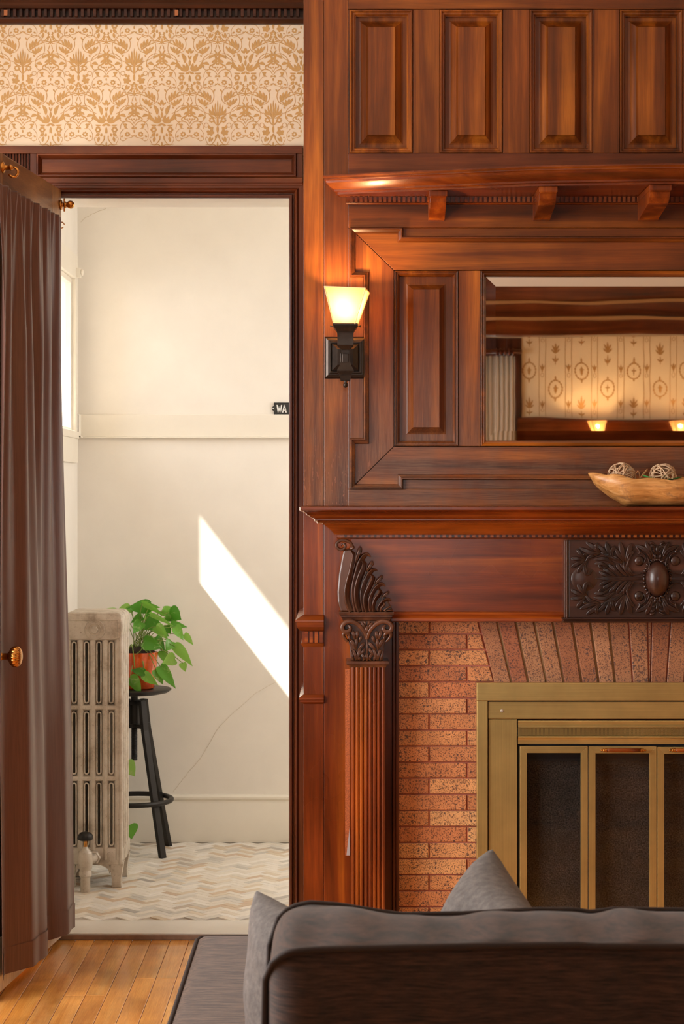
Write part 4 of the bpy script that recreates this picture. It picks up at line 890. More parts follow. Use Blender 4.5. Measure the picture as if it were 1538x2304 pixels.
for pts, w_ in (([(915, 495), (870, 450), (835, 375)], 26), ([(875, 500), (810, 420), (790, 330)], 26), ([(900, 500), (840, 440), (740, 350)], 20), ([(830, 505), (740, 420), (705, 345)], 28), ([(770, 512), (690, 430), (660, 370)], 22), ([(760, 515), (680, 430), (600, 355)], 26), ([(700, 520), (600, 450), (525, 410)], 26), ([(680, 525), (560, 490), (480, 450)], 24), ([(1040, 530), (800, 527), (600, 528), (435, 538)], 20),
                ([(670, 360), (560, 290), (415, 300)], 28), ([(600, 400), (520, 350), (420, 350)], 24), ([(560, 420), (500, 400), (480, 340)], 18), ([(640, 310), (600, 190), (570, 80)], 34), ([(640, 300), (640, 200), (690, 125)], 30), ([(630, 300), (540, 190), (465, 120)], 28), ([(500, 215), (430, 160), (320, 80)], 34), ([(500, 215), (450, 150), (462, 85)], 26), ([(500, 225), (380, 215), (242, 152)], 34),
                ([(310, 300), (250, 230), (205, 165)], 28), ([(310, 310), (220, 290), (130, 285)], 28), ([(315, 315), (210, 350), (130, 400)], 28), ([(325, 320), (260, 390), (215, 475)], 30), ([(330, 320), (300, 400), (335, 480), (400, 425)], 32), ([(320, 330), (370, 260), (480, 235)], 26), ([(320, 270), (300, 235), (350, 235)], 20),
                ([(770, 345), (640, 270), (500, 205)], 20), ([(800, 325), (770, 200), (745, 78)], 38), ([(815, 325), (850, 200), (888, 92)], 36), ([(835, 335), (860, 250), (928, 180)], 30), ([(790, 325), (730, 240), (680, 150)], 28), ([(770, 340), (700, 285), (630, 255)], 26), ([(855, 480), (830, 400), (840, 330), (915, 190)], 16),
                ([(1130, 290), (1080, 190), (935, 118)], 34), ([(1150, 280), (1110, 180), (1062, 78)], 32), ([(970, 235), (985, 200), (940, 130)], 14), ([(1040, 340), (1060, 270), (1010, 220), (960, 215)], 10), ([(870, 480), (980, 475), (1090, 420), (1105, 330), (1060, 230)], 10)): CL(pts, w_)
for pts, w_ in (([(1208, 250), (1208, 180), (1208, 120)], 22), ([(1195, 230), (1165, 190), (1140, 205)], 18), ([(1190, 160), (1150, 130), (1100, 150)], 18), ([(1180, 120), (1140, 90), (1110, 100)], 16), ([(1180, 300), (1170, 260), (1160, 225)], 10), ([(1235, 300), (1235, 260), (1235, 230)], 8)): CL(pts, w_, .008)
mb.build('scroll_leaves', M['carved_d'], ml, smooth=True)
def dome(name, cx, cy, rx, ry, h, n=20, m=8, mirr=((1, 1),), mat=M['carved_d']):
    for sx, sy in mirr:
        mb = MB(); x0, z0 = cvC0(cx, cy); zc_ = cvC0(0, 535)[1]; x0 = KX+sx*x0; z0 = zc_+sy*(z0-zc_)
        ax, az = rx/5.532/F*5.005, ry/5.532/F*5.005; rows = []
        for i in range(m):
            a_ = i/(m)*math.pi/2; rows.append([(x0+ax*math.cos(a_)*math.cos(t_), YC_+.001-h*math.sin(a_), z0+az*math.cos(a_)*math.sin(t_)) for t_ in [2*math.pi*q/n for q in range(n)]])
        rows.append([(x0, YC_+.001-h, z0)]*n); mb.grid(rows, closeu=True); mb.build(name, mat, ml, smooth=True)
dome('oval_boss', 1208, 540, 148, 222, .032, 32, 10)
dome('round_boss', 985, 315, 66, 66, .008, 20, 5, quads)
dome('low_disc', 300, 540, 170, 160, .005, 28, 4, ((1, 1), (-1, 1)))
b0 = None
for k in range(32):
    a_ = 2*math.pi*k/32; x0, z0 = cvC0(1208+164*math.cos(a_), 540+240*math.sin(a_))
    if b0 is None:
        mb = MB(); mb.lathe([(.0002, -.0042), (.003, -.003), (.0042, 0), (.003, .003), (.0002, .0042)], (0, 0, 0), 'y', 10, caps=False); b0 = mb.build('bead', M['carved_d'], ml, smooth=True); o = b0
    else: o = b0.copy(); COL.objects.link(o)
    o.matrix_parent_inverse = Matrix.Identity(4); o.location = Vector((KX+x0, YC_-.001, z0))-ml.location; o.scale = (1.7 if k % 2 == 0 else 1, 1, 1.0); o.rotation_euler = (0, math.pi/2-a_ if False else -a_+math.pi/2, 0)

# ------------------------------------------------------------ bricks
YBk = -.472
bs = thing('brick_surround', 'speckled orange brick surround with slanted flat arch between carved column and brass fire doors', 'brickwork', (XC, YBk, 0))
mb = MB(); zb0_ = PZ(1395, YBk); mb.box(PX(880, YBk), PX(1092, YBk), YBk+.0035, -.445, 0, zb0_); mb.box(2*XC-PX(1092, YBk), 2*XC-PX(880, YBk), YBk+.0035, -.445, 0, zb0_); mb.box(PX(1092, YBk), 2*XC-PX(1092, YBk), YBk+.0035, -.445, PZ(1548, YBk), zb0_); mb.build('mortar_bed', M['mortar'], bs)
random.seed(21)
def brick(poly, mir=False, dy=0, mat='brick'):
    q = [(PX(x, YBk), PZ(y, YBk)) for x, y in poly]
    if mir: q = [(2*XC-x, z) for x, z in reversed(q)]
    mb = MB(); mb.prism(q, YBk-.002+dy+random.uniform(-.0012, .0012), .03); mb.build('brick', M[mat], bs, bevel=.0016, seg=1)
ys = [1390]+[1425.6+36.17*k for k in range(24)]; j = 1.6
def edge_x(y): return 1075+(y-1400)*(1111-1075)/135.0
for mir in (False, True):
    for r in range(24):
        ya, yb = ys[r]+j, ys[r+1]-j; xs_ = ([801, 965, 1131] if r % 2 == 0 else [884-166, 884, 1050, 1216])
        lim = 1095 if yb > 1536 else None
        for a, b in zip(xs_, xs_[1:]):
            a2 = max(a+j, 884); 
            if ya > 1534: b2a = b2b = min(b-j, 1095)
            else: b2a, b2b = min(b-j, edge_x(ya)-j), min(b-j, edge_x(yb)-j)
            if min(b2a, b2b)-a2 < 4: continue
            brick([(a2, ya), (b2a, ya), (b2b, yb), (a2, yb)], mir)
top = [1077, 1118.4, 1160, 1201.4, 1242.8, 1286, 1327, 1368, 1413.7, 1456]; bot = [1109.7, 1150, 1188, 1229, 1268, 1307.7, 1346, 1382.7, 1423, 1459.4]
for mir in (False, True):
    tt, bb = (top[:], bot[:])
    ctr = CX+XC*F/(YBk-CAMY)
    for k in range(len(tt)-1):
        g = 2.6 if 0 < k < 8 else 1.5; g2 = 2.6 if k+1 < 8 else 1.5
        f = (1545-1392)/135.0; d0 = (bb[k]-tt[k]); d1 = (bb[k+1]-tt[k+1])
        xa0 = tt[k]-d0*.06; xb0 = tt[k+1]-d1*.06; xa1 = bb[k]+d0*.08; xb1 = bb[k+1]+d1*.08
        brick([(xa0+g, 1392), (xb0-g2, 1392), (xb1-g2, 1545), (xa1+g, 1545)], mir, dy=random.uniform(-.002, .001), mat='brick_arch')
brick([(top[-1]+1.5, 1392), (2*ctr-top[-1]-1.5, 1392), (2*ctr-bot[-1]-1.5, 1545), (bot[-1]+1.5, 1545)], mat='brick_arch')
mb = MB()
for k in range(1, 8):
    xa, xb = top[k], bot[k]; mb.prism([(PX(xa-2.4, YBk), PZ(1394, YBk)), (PX(xa+2.4, YBk), PZ(1394, YBk)), (PX(xb+2.4, YBk), PZ(1540, YBk)), (PX(xb-2.4, YBk), PZ(1540, YBk))], YBk+.003, .01)
mb.build('tan_mortar', M['mortar_tan'], bs, kind='stuff')

# ------------------------------------------------------------ brass fire doors
YD = YBk-.03
fd = thing('fireplace_doors', 'antique brass fireplace enclosure with sooty folding glass doors and wooden handles', 'fireplace door', (XC, YD, 0))
c_ = lambda p: CX+(2*XC-PX(p, YD))*F/(YD-CAMY)
def db(px0, px1, py0, py1, mat, name, Y=YD, th=.03, bev=.0012, par=None, z0=None):
    mb = MB(); a, b = PX(px0, Y), PX(px1, Y); mb.box(a, b, Y, Y+th, PZ(py1, Y) if z0 is None else z0, PZ(py0, Y)); o = mb.build(name, mat, None, bevel=bev)
    adopt(o, fd) if par is None else None
    if par is not None:
        o.parent = par; o.matrix_parent_inverse = Matrix.Identity(4)
    return o
db(1072, c_(1072), 1536.5, 1576.5, M['brass_x'], 'outer_top_bar', Y=YD-.004)
for a, b in ((1072.5, 1096.5), (c_(1096.5), c_(1072.5))): db(a, b, 1577, 0, M['brass_z'], 'outer_side_bar', z0=.02)
db(1098, c_(1098), 1579, 1617.5, M['brass_x'], 'inner_top_panel', Y=YD+.004, th=.02)
for a, b in ((1098.5, 1162.5), (c_(1162.5), c_(1098.5))): db(a, b, 1618.5, 0, M['brass_z'], 'side_panel', Y=YD+.006, th=.02, z0=.02)
db(1090, c_(1090), 1570, 1583, M['black'], 'shadow_gap', Y=YD+.012, th=.01); 
for a, b in ((1094, 1100), (1162, 1170), (c_(1100), c_(1094)), (c_(1170), c_(1162))): db(a, b, 1578, 0, M['black'], 'shadow_gap', Y=YD+.014, th=.01, z0=.02)
for xs_ in (1129, c_(1129)):
    mb = MB(); mb.lathe([(.0048, 0), (.0048, -.001), (.003, -.0028), (.0002, -.003)], (PX(xs_, YD), YD+.004, PZ(1600, YD)), 'y', 16); mb.box(PX(xs_, YD)-.003, PX(xs_, YD)+.003, YD+.0008, YD+.002, PZ(1600, YD)-.0004, PZ(1600, YD)+.0004); mb.build('screw', plain('steel_screw', '#cfc6b8', .3, .6), fd, auto=30)
YV = YD+.004; zz = lambda p: PZ(p, YV); a, b = PX(1164.5, YV), 2*XC-PX(1164.5, YV)
mb = MB(); mb.plan([(a, YV), (b, YV)], [(-.01, zz(1621)), (.002, zz(1621.5)), (.003, zz(1623)), (.002, zz(1630)), (.006, zz(1633)), (.006, zz(1636)), (-.003, zz(1637)), (-.003, zz(1655.5)), (.005, zz(1656.5)), (.006, zz(1659)), (.003, zz(1662)), (.002, zz(1665)), (.002, zz(1674)), (-.01, zz(1675))]); mb.build('vent_bar', M['brass_x'], fd, auto=25)
mb = MB(); mb.box(a, b, YV+.0015, YV+.0028, zz(1655), zz(1637.4)); mb.build('vent_backing', M['black'], fd)
mb = MB(); x = a; h0, h1 = zz(1655), zz(1637.6); st = .0037
while x < b-.004:
    for s0 in (0, 1):
        z_ = [h0+(h1-h0)*q/8 for q in range(9)]
        pts = [(x+st*(.5+.38*math.cos(math.pi*(q+s0))), YV+.0006, z_[q]) for q in range(9)]; mb.tube(pts, .0008, 4, False)
    x += st
mb.build('vent_mesh', M['brass_x'], fd, kind='stuff')
# four folding doors
YDD = YD+.006; dw = 153.5; random.seed(2)
for k in range(4):
    x0_ = 1169+k*154.6; x1_ = x0_+152.6; y0_ = 1679+.6*k if k < 2 else 1681
    q = rect(x0_, x1_, y0_, 2230, YDD); q[2] = (q[2][0], .05); q[3] = (q[3][0], .05)
    dr = MB(); fw = PX(CX+15.5, YDD)
    xa, za = q[0]; xb, zb2 = q[2]
    for (poly, mt) in (([(xa, za), (xb, za), (xb-fw, za-fw), (xa+fw, za-fw)], 'brass_x'), ([(xa, zb2), (xa, za-.0006), (xa+fw-.0006, za-fw-.0006), (xa+fw-.0006, zb2+fw)], 'brass_z'), ([(xb, za-.0006), (xb, zb2), (xb-fw+.0006, zb2+fw), (xb-fw+.0006, za-fw-.0006)], 'brass_z'), ([(xa, zb2), (xa+fw, zb2+fw), (xb-fw, zb2+fw), (xb, zb2)], 'brass_x')):
        pass
    d_ = bpy.data.objects.new('door', None); COL.objects.link(d_); d_.location = (xa, YDD, zb2); adopt(d_, fd)
    def sub(mb, name, mat, **kw):
        o = mb.build(name, mat, None, **kw); o.parent = d_; o.matrix_parent_inverse = Matrix.Translation((xa, YDD, zb2)).inverted(); return o
    mb = MB(); mb.prism([(xa, za), (xb, za), (xb-fw, za-fw), (xa+fw, za-fw)], YDD, .012); sub(mb, 'rail', M['brass_x'], bevel=.0008)
    mb = MB(); mb.prism([(xa, zb2), (xa+fw, zb2+fw), (xb-fw, zb2+fw), (xb, zb2)][::-1], YDD, .012); sub(mb, 'rail', M['brass_x'], bevel=.0008)
    mb = MB(); mb.prism([(xa, za), (xa+fw, za-fw), (xa+fw, zb2+fw), (xa, zb2)], YDD+.0003, .012); sub(mb, 'stile', M['brass_z'], bevel=.0008)
    mb = MB(); mb.prism([(xb, za), (xb, zb2), (xb-fw, zb2+fw), (xb-fw, za-fw)], YDD+.0003, .012); sub(mb, 'stile', M['brass_z'], bevel=.0008)
    mb = MB(); mb.box(xa+fw-.002, xb-fw+.002, YDD+.005, YDD+.008, zb2+fw-.002, za-fw+.002); sub(mb, 'pane', M['dglass'])
    if k in (1, 2):
        hx0 = x0_+30; hx1 = x0_+127; hz = PZ(1686, YDD); A = PX(hx0, YDD-.02); B = PX(hx1, YDD-.02); yh = YDD-.018
        mb = MB(); mb.lathe([(.0042, .0), (.005, (B-A)*.15), (.0052, (B-A)*.5), (.005, (B-A)*.85), (.0042, B-A-.02)], (A+.01, yh, hz), 'x', 14); sub(mb, 'handle', M['red_x'], smooth=True)
        for s_, e_ in ((1, A), (-1, B)):
            mb = MB(); mb.lathe([(.0003, -.004*s_), (.003, -.003*s_), (.0035, 0), (.002, .002*s_), (.005, .004*s_), (.0055, .006*s_), (.003, .008*s_), (.0055, .010*s_), (.0055, .013*s_)], (e_, yh, hz), 'x', 14, False); mb.tube([(e_+s_*.003, yh, hz), (e_+s_*.003, YDD, hz)], .002, 8); sub(mb, 'handle_end', M['brassk'], smooth=True)
db(1160, c_(1160), 1674, 0, M['soot'], 'mesh_curtain', Y=YD+.048, th=.005, z0=.02)
mb = MB(); x = PX(1172, YD); xe = 2*XC-x
while x < xe:
    for s_ in (-1, 1): mb.tube([(x, YD+.04, PZ(1712, YD)), (x+s_*.012, YD+.04, PZ(1725, YD))], .0004, 3, False)
    x += .0045
mb.build('spark_mesh', plain('grey_wire', '#6a6a6c', .4, .6), fd, kind='stuff')
db(1160, c_(1160), 1674, 1712, plain('grey_hood', '#3a3a3e', .5, .3), 'smoke_hood', Y=YD+.042, th=.01)
# ------------------------------------------------------------ wall lamp
def wall_lamp():
    """built facing -Y with its back plate on the plane y=0, centred on x=0,z=0 ; later moved"""
    t = thing('wall_lamp', 'lit bronze wall lamp with square frosted shade, on the panelling left of the mirror', 'wall lamp', (0, 0, 0), 'bronze wall lamps')
    mb = MB(); h = .0575; rows = []
    for u, v in ((0, 0), (0, .004), (.004, .009), (.010, .012), (.0125, .012), (.013, .017), (.0155, .019), (.018, .019), (.020, .016), (.036, .030), (.040, .031)):
        q = h-u; rows.append([(-q, -v, q), (q, -v, q), (q, -v, -q), (-q, -v, -q)])
    mb.grid(rows, closeu=True); n = len(mb.v); mb.f.append((n-4, n-3, n-2, n-1)); mb.build('back_plate', M['bronze'], t, auto=20)
    def sq(prof, name, mat, yc, bev=.0008, yw=1.0, **k):
        mb = MB(); rows = []
        for z_, w_ in prof[0:]:
            rows.append([(-w_, yc-w_*yw, z_), (w_, yc-w_*yw, z_), (w_, yc+w_*yw, z_), (-w_, yc+w_*yw, z_)])
        mb.grid(rows, closeu=True); n = len(mb.v); mb.f.append((0, 1, 2, 3)); mb.f.append((n-4, n-3, n-2, n-1)); return mb.build(name, mat, t, auto=25, **k)
    yc = -.10
    sq([(.0835, .0335), (.081, .0338), (.076, .0325), (.068, .0265), (.063, .0232), (.060, .0224), (.058, .0218), (.029, .0218), (.025, .0212), (.016, .0125), (.0135, .0105)], 'socket_cup', M['bronze'], yc)
    sq([(.014, .0108), (.0, .0104), (-.010, .0120), (-.020, .0135), (-.030, .0165), (-.037, .0205), (-.0405, .0228), (-.043, .0228), (-.050, .0175), (-.056, .0150), (-.067, .0138), (-.070, .0125)], 'arm_drop', M['bronze'], yc+.01, yw=.7)
    mb = MB(); mb.box(-.0085, .0085, yc, -.028, -.02, .004); mb.box(-.014, .014, -.036, -.028, -.02, .010); mb.build('arm', M['bronze'], t, bevel=.001)
    mb = MB(); mb.lathe([(.0035, -.069), (.004, -.0725), (.003, -.0745), (.0056, -.077), (.0066, -.081), (.0056, -.0855), (.002, -.0885), (.0003, -.089)], (0, yc, 0), 'z', 16); mb.build('finial', M['bronze'], t, smooth=True)
    for s_ in (-1, 1):
        mb = MB(); mb.tube([(s_*.031, yc, .078), (s_*.040, yc, .078)], .0012, 8); mb.tube([(s_*.040, yc, .0755), (s_*.040, yc, .0805)], .0016, 8); mb.build('thumb_screw', M['bronze'], t, smooth=True)
    # shade: four flared panes, slightly askew as in the picture
    rot = Matrix.Rotation(R(-7), 3, 'Z') @ Matrix.Rotation(R(3.0), 3, 'Y')
    b_, tp2, z0, z1 = .0285, .0555, .080, .178
    pv = Vector((0, yc, .080))
    def rv(x, y, z_): return tuple(pv+rot @ (Vector((x, yc+y, z_))-pv))
    th_ = .0028
    for k in range(4):
        a = k*math.pi/2; ca, sa = round(math.cos(a)), round(math.sin(a)); mb = MB()
        def rr(x, y, z_): return rv(x*ca-y*sa, x*sa+y*ca, z_)
        v_ = [rr(-b_, -b_, z0), rr(b_, -b_, z0), rr(tp2, -tp2, z1), rr(-tp2, -tp2, z1), rr(-b_+th_, -b_+th_, z0), rr(b_-th_, -b_+th_, z0), rr(tp2-th_, -tp2+th_, z1), rr(-tp2+th_, -tp2+th_, z1)]
        mb.add(v_, [(0, 1, 2, 3), (7, 6, 5, 4), (0, 4, 5, 1), (2, 6, 7, 3)]); mb.build('shade_pane', M['shade'], t)
    e = MB()
    for k in range(4):
        a = k*math.pi/2; ca, sa = round(math.cos(a)), round(math.sin(a)); f = lambda x, y, z_: rv(x*ca-y*sa, x*sa+y*ca, z_)
        e.tube([f(-b_, -b_, z0), f(-tp2, -tp2, z1), ], .0013, 6); e.tube([f(-tp2, -tp2, z1), f(tp2, -tp2, z1)], .0013, 6)
    e.build('shade_edge', M['shade_edge'], t)
    mb = MB(); mb.lathe([(.006, .074), (.008, .084), (.015, .098), (.017, .107), (.015, .116), (.007, .123), (.0003, .124)], (0, yc, 0), 'z', 16); mb.build('bulb', M['bulb'], t, smooth=True)
    l = light('lamp_glow', 'POINT', (0, yc, .137), 6.5, (1, .62, .30), radius=.014); adopt(l, t)
    return t
M['shade_edge'] = plain('cream_glass_edge', '#f0d8a8', .3)
lampA = wall_lamp()
lampA.location = P(776.5, 805, YP-.002)
def dup(root, loc, rz, label):
    r = root.copy(); COL.objects.link(r); r.location = loc; r.rotation_euler = (0, 0, rz); r['label'] = label
    for ch in list(root.children):
        c = ch.copy(); COL.objects.link(c); c.parent = r
    return r
dup(lampA, (1.69, YB+.058, 1.66), math.pi, 'lit bronze wall lamp on the far wainscot, left of the two reflected in the mirror')
dup(lampA, (2.24, YB+.058, 1.66), math.pi, 'lit bronze wall lamp on the far wainscot, right of the two reflected in the mirror')

# ------------------------------------------------------------ bowl, vine balls
Yb_ = YP-.092; dB = Yb_-CAMY
bowl_c = 1478+2; xcB = PX(bowl_c, Yb_); 
rim = [(-1, PZ(1064, Yb_)), (-.93, PZ(1064, Yb_)), (-.85, PZ(1066, Yb_)), (-.78, PZ(1070, Yb_)), (-.70, PZ(1067, Yb_)), (-.60, PZ(1068, Yb_)), (-.48, PZ(1076, Yb_)), (-.36, PZ(1079, Yb_)), (-.2, PZ(1075.5, Yb_)), (.0, PZ(1078, Yb_)), (.12, PZ(1082, Yb_)), (.22, PZ(1080, Yb_)), (.4, PZ(1074, Yb_)), (.6, PZ(1072, Yb_)), (.8, PZ(1066, Yb_)), (1, PZ(1060, Yb_))]
halfL = (bowl_c-1322)/F*dB
bot = [(-1, PZ(1065, Yb_)), (-.96, PZ(1075, Yb_)), (-.9, PZ(1092, Yb_)), (-.8, PZ(1106, Yb_)), (-.68, PZ(1120, Yb_)), (-.56, PZ(1130, Yb_)), (-.48, SHZ), (.5, SHZ), (.6, SHZ+.006), (.8, SHZ+.03), (.95, SHZ+.06), (1, SHZ+.085)]
mb = MB(); rows = []; NU = 44; random.seed(9)
for i in range(NU+1):
    u = -1+2*i/NU; zr = interp(rim, u); z0 = interp(bot, u); hw = .074*max(0, 1-abs(u)**2.6)**.6*(1+.05*math.sin(u*9))+.002; row = []
    for k in range(13):      # outer
        a = math.pi*k/12; row.append((xcB+u*halfL, Yb_-hw*math.cos(a)*(1 if True else 1), zr-(zr-z0)*math.sin(a)**.7))
    tk = min(.009, hw*.5); zi = z0+min(.012, (zr-z0)*.5)
    for k in range(13):      # inner
        a = math.pi*(12-k)/12; row.append((xcB+u*halfL*.975, Yb_-(hw-tk)*math.cos(a), zr+.001-(zr-zi)*math.sin(a)**.7))
    rows.append(row)
mb.grid(rows, closeu=True); n = len(mb.v); c = 26; mb.f.append(tuple(range(c))); mb.f.append(tuple(range(n-1, n-c-1, -1)))
bowl = mb.build('wooden_bowl', M['bowl'], smooth=True)
tag(bowl, 'long natural wood bowl holding rattan balls on the mantel shelf', 'bowl')
def vball(px, py, r, seed, label):
    random.seed(seed); c = P(px, py, Yb_); t = []
    mb = MB()
    for k in range(24):
        n_ = Vector((random.gauss(0, 1), random.gauss(0, 1), random.gauss(0, 1))).normalized(); u = n_.orthogonal().normalized(); v = n_.cross(u); off = random.uniform(-.45, .45)*r; rr = math.sqrt(r*r-off*off)*random.uniform(.93, 1.0)
        pts = []
        for j in range(19):
            a = 2*math.pi*j/18; pts.append(c+n_*off+(u*math.cos(a)+v*math.sin(a))*rr*(1+.03*math.sin(3*a+k)))
        mb.tube(pts, random.choice((.0011, .0014, .0019)), 5, False)
    o = mb.build('rattan_ball', M['vine'], smooth=True); tag(o, label, 'decorative ball', 'rattan balls in the bowl')
vball(1398, 1073, .038, 4, 'left woven rattan ball in the wooden bowl on the mantel')
vball(1490, 1073, .0375, 8, 'right woven rattan ball resting on a green leaf in the wooden bowl')
mb = MB(); 
for pts, r_ in (([(1425, 1080), (1432, 1062), (1437, 1063), (1440, 1085)], .0012), ([(1432, 1085), (1445, 1068), (1456, 1055)], .0015), ([(1436, 1082), (1444, 1072), (1455, 1058)], .001)):
    mb.tube([P(x, y, Yb_-.02) for x, y in spline(pts, 6)], r_, 5)
o = mb.build('dried_twig', M['twig'], smooth=True); tag(o, 'thin dried twigs sticking up between the two rattan balls', 'twig')
mb = MB(); rows = []
for i in range(13):
    f = i/12; x = 1445+88*f; y = 1071+9*math.sin(f*3.1)+3*f; w_ = .016*math.sin(math.pi*min(.98, f+.04)); p = P(x, y, Yb_-.042)
    rows.append([p+Vector((0, -w_, .003)), p, p+Vector((0, w_*1.2, .002))])
mb.grid(rows); o = mb.build('loose_leaf', M['leafgreen'], smooth=True); tag(o, 'flat green artificial leaf under the right rattan ball in the bowl', 'leaf'); s_ = o.modifiers.new('s', 'SOLIDIFY'); s_.thickness = .0006

# ------------------------------------------------------------ open door, knob, rods, curtain
hx, hy = -.849, -.022
dd = Vector((-.0796, -.696)).normalized(); nd = Vector((-dd.y, dd.x))    # along the leaf, face normal towards +x
if nd.x < 0: nd = -nd
DW = .70; ZT = 1.355+(1110-430)/740.0; TH = .036
dr = bpy.data.objects.new('door_1', None); COL.objects.link(dr); dr['kind'] = 'structure'
def dbox(mb, s0, s1, n0, n1, z0, z1):
    v_ = []
    for s_ in (s0, s1):
        for n_ in (n0, n1):
            for z_ in (z0, z1): p = Vector((hx, hy))+dd*s_+nd*n_; v_.append((p.x, p.y, z_))
    mb.add(v_, [(0, 1, 3, 2), (4, 6, 7, 5), (0, 4, 5, 1), (2, 3, 7, 6), (0, 2, 6, 4), (1, 5, 7, 3)])
def dpt(s_, n_, z_): p = Vector((hx, hy))+dd*s_+nd*n_; return Vector((p.x, p.y, z_))
for a, b, c, d, nme, mt in ((0, .10, .012, ZT, 'stile', 'door'), (DW-.10, DW, .012, ZT, 'stile', 'door'), (.10, DW-.10, ZT-.13, ZT, 'rail', 'door_y'), (.10, DW-.10, .012, .25, 'rail', 'door_low'), (.10, DW-.10, .95, 1.06, 'rail', 'door_y')):
    mb = MB(); dbox(mb, a, b, -TH, 0, c, d); mb.build(nme, M[mt], dr, bevel=.002)
mb = MB(); dbox(mb, .001, DW-.001, .0, .0025, .014, .16); mb.build('kick_board', M['door_low'], dr, bevel=.001)
mb = MB(); dbox(mb, .09, DW-.09, -.022, -.017, .24, .96); mb.build('panel', M['door'], dr)
mb = MB(); dbox(mb, .09, DW-.09, -.021, -.017, 1.05, ZT-.12); mb.build('pane', M['pane'], dr)
# ribbed knob
kb = dpt(.64, 0, PZ(1477, -.66+.0)); kb.z = 1.355-(1477-1110)*(kb.y+5.6)/F
ax = Vector((nd.x, nd.y, 0)); ux = Vector((dd.x, dd.y, 0)); uz = Vector((0, 0, 1))
def rlathe(mb, prof, c, n=24, rib=0, nrib=12):
    rows = []
    for r_, h in prof:
        rows.append([tuple(c+ax*h+(ux*math.cos(a)+uz*math.sin(a))*r_*(1+rib*(abs(math.cos(a*nrib/2))-.6)*(1 if r_ > .012 else 0))) for a in [2*math.pi*k/n for k in range(n)]])
    b = len(mb.v); mb.grid(rows, closeu=True); mb.f.append(tuple(b+(len(rows)-1)*n+k for k in range(n)))
mb = MB(); rlathe(mb, [(.028, 0), (.028, .003), (.02, .006), (.011, .008), (.009, .012), (.009, .026), (.012, .028), (.014, .031), (.022, .035), (.0268, .042), (.0275, .049), (.0255, .056), (.019, .062), (.010, .0645), (.001, .065)], kb, 72, .10, 18); mb.build('door_knob', M['brassk'], dr, smooth=True)
# curtain rod brackets on the leaf
def cup(s_, z_, name):
    mb = MB(); c = dpt(s_, 0, z_); rlathe(mb, [(.016, 0), (.016, .003), (.008, .006), (.006, .010), (.006, .02), (.009, .022), (.006, .026), (.004, .03)], c, 20)
    pts = [c+ax*.03+uz*(0)+(ax*math.sin(a)*.013+uz*(1-math.cos(a))*.013*-1) for a in [0, .5, 1, 1.5, 2, 2.6, 3.2, 3.8, 4.3]]
    mb.tube(pts, .0036, 8); mb.build(name, M['brassk'], dr, smooth=True)
cup(.60, 1.355+(1110-380)*(5.6-.60)/F, 'rod_hook')
c = dpt(.012, 0, PZ(465, 0)); mb = MB(); rlathe(mb, [(.004, 0), (.015, .001), (.015, .004), (.007, .006), (.006, .012), (.010, .013), (.010, .017), (.006, .019), (.008, .021), (.0115, .026), (.0125, .031), (.0115, .036), (.006, .0415), (.001, .043)], c, 20)
mb.tube([c+ax*.012+uz*.02, c+ax*.012-uz*.02], .0025, 8); mb.build('brass_finial', M['brassk'], dr, smooth=True)
# curtain
ZCt = 1.355+(1110-497)*5.5/F
cr = thing('door_curtain', 'long taupe brown satin curtain hanging on the open door at left', 'curtain', tuple(dpt(.3, .03, 2.1)))
mb = MB(); rd = [dpt(.06, .006, ZCt-.008), dpt(.66, .006, ZCt-.008)]; mb.tube(rd, .0045, 8)
pe = [dpt(.06, .006, ZCt-.008)+ax*(.009*math.cos(a))+uz*(-.002+.009*math.sin(a)) for a in [x*.6 for x in range(10)]]; mb.tube([p+ax*.010 for p in pe], .0016, 6); mb.build('curtain_rod', M['brassk'], cr, smooth=True)
rows = []; NS, NZ = 150, 46; zb = .058
def fold(s_, f):
    """offset from the leaf: many small gathers at the top, few broad folds below"""
    t = (s_-.03)/.63
    top = .017+.006*math.sin(t*92)+.004*math.sin(t*39+1)
    mid = .018+.012*math.sin(t*42+1.1)+.007*math.sin(t*19.0+.4)
    th0 = 2*math.pi*(s_-.10)/.36+.25*f; big = (.030-.020*max(0, s_-.5)/.2)+.023*math.cos(th0-.55*math.sin(th0))+.004*math.sin(t*31+2)
    k = min(1, f*5)**.7; g = min(1, max(0, (f-.12)/.6))
    return top*(1-k)+(mid*(1-g)+(big*(.6+.4*f)+.012*t*f)*g)*k
for j in range(NZ+1):
    f = j/NZ; z_ = ZCt+.012-(ZCt+.012-zb)*f; row = []
    for i in range(NS+1):
        s_ = .085-.03*f+(.615+.03*f)*i/NS; ss = s_+.004*math.sin(i*.35+2*f)*f
        n_ = fold(s_, f)
        row.append(tuple(dpt(ss, n_+.004, z_+.004*math.sin(i*.13)*f)))
    rows.append(row)
mb = MB(); mb.grid(rows); o = mb.build('curtain_panel', M['satin'], cr, smooth=True); sm = o.modifiers.new('s', 'SOLIDIFY'); sm.thickness = .0012; ss_ = o.modifiers.new('sub', 'SUBSURF'); ss_.levels = 1; ss_.render_levels = 1
mb = MB(); mb.grid([[ (p[0]+nd.x*.0012, p[1]+nd.y*.0012, z_) for p in rows[-1]] for z_ in (zb-.001, zb+.07, zb+.0705)]); mb.build('hem', M['satin'], cr, smooth=True)

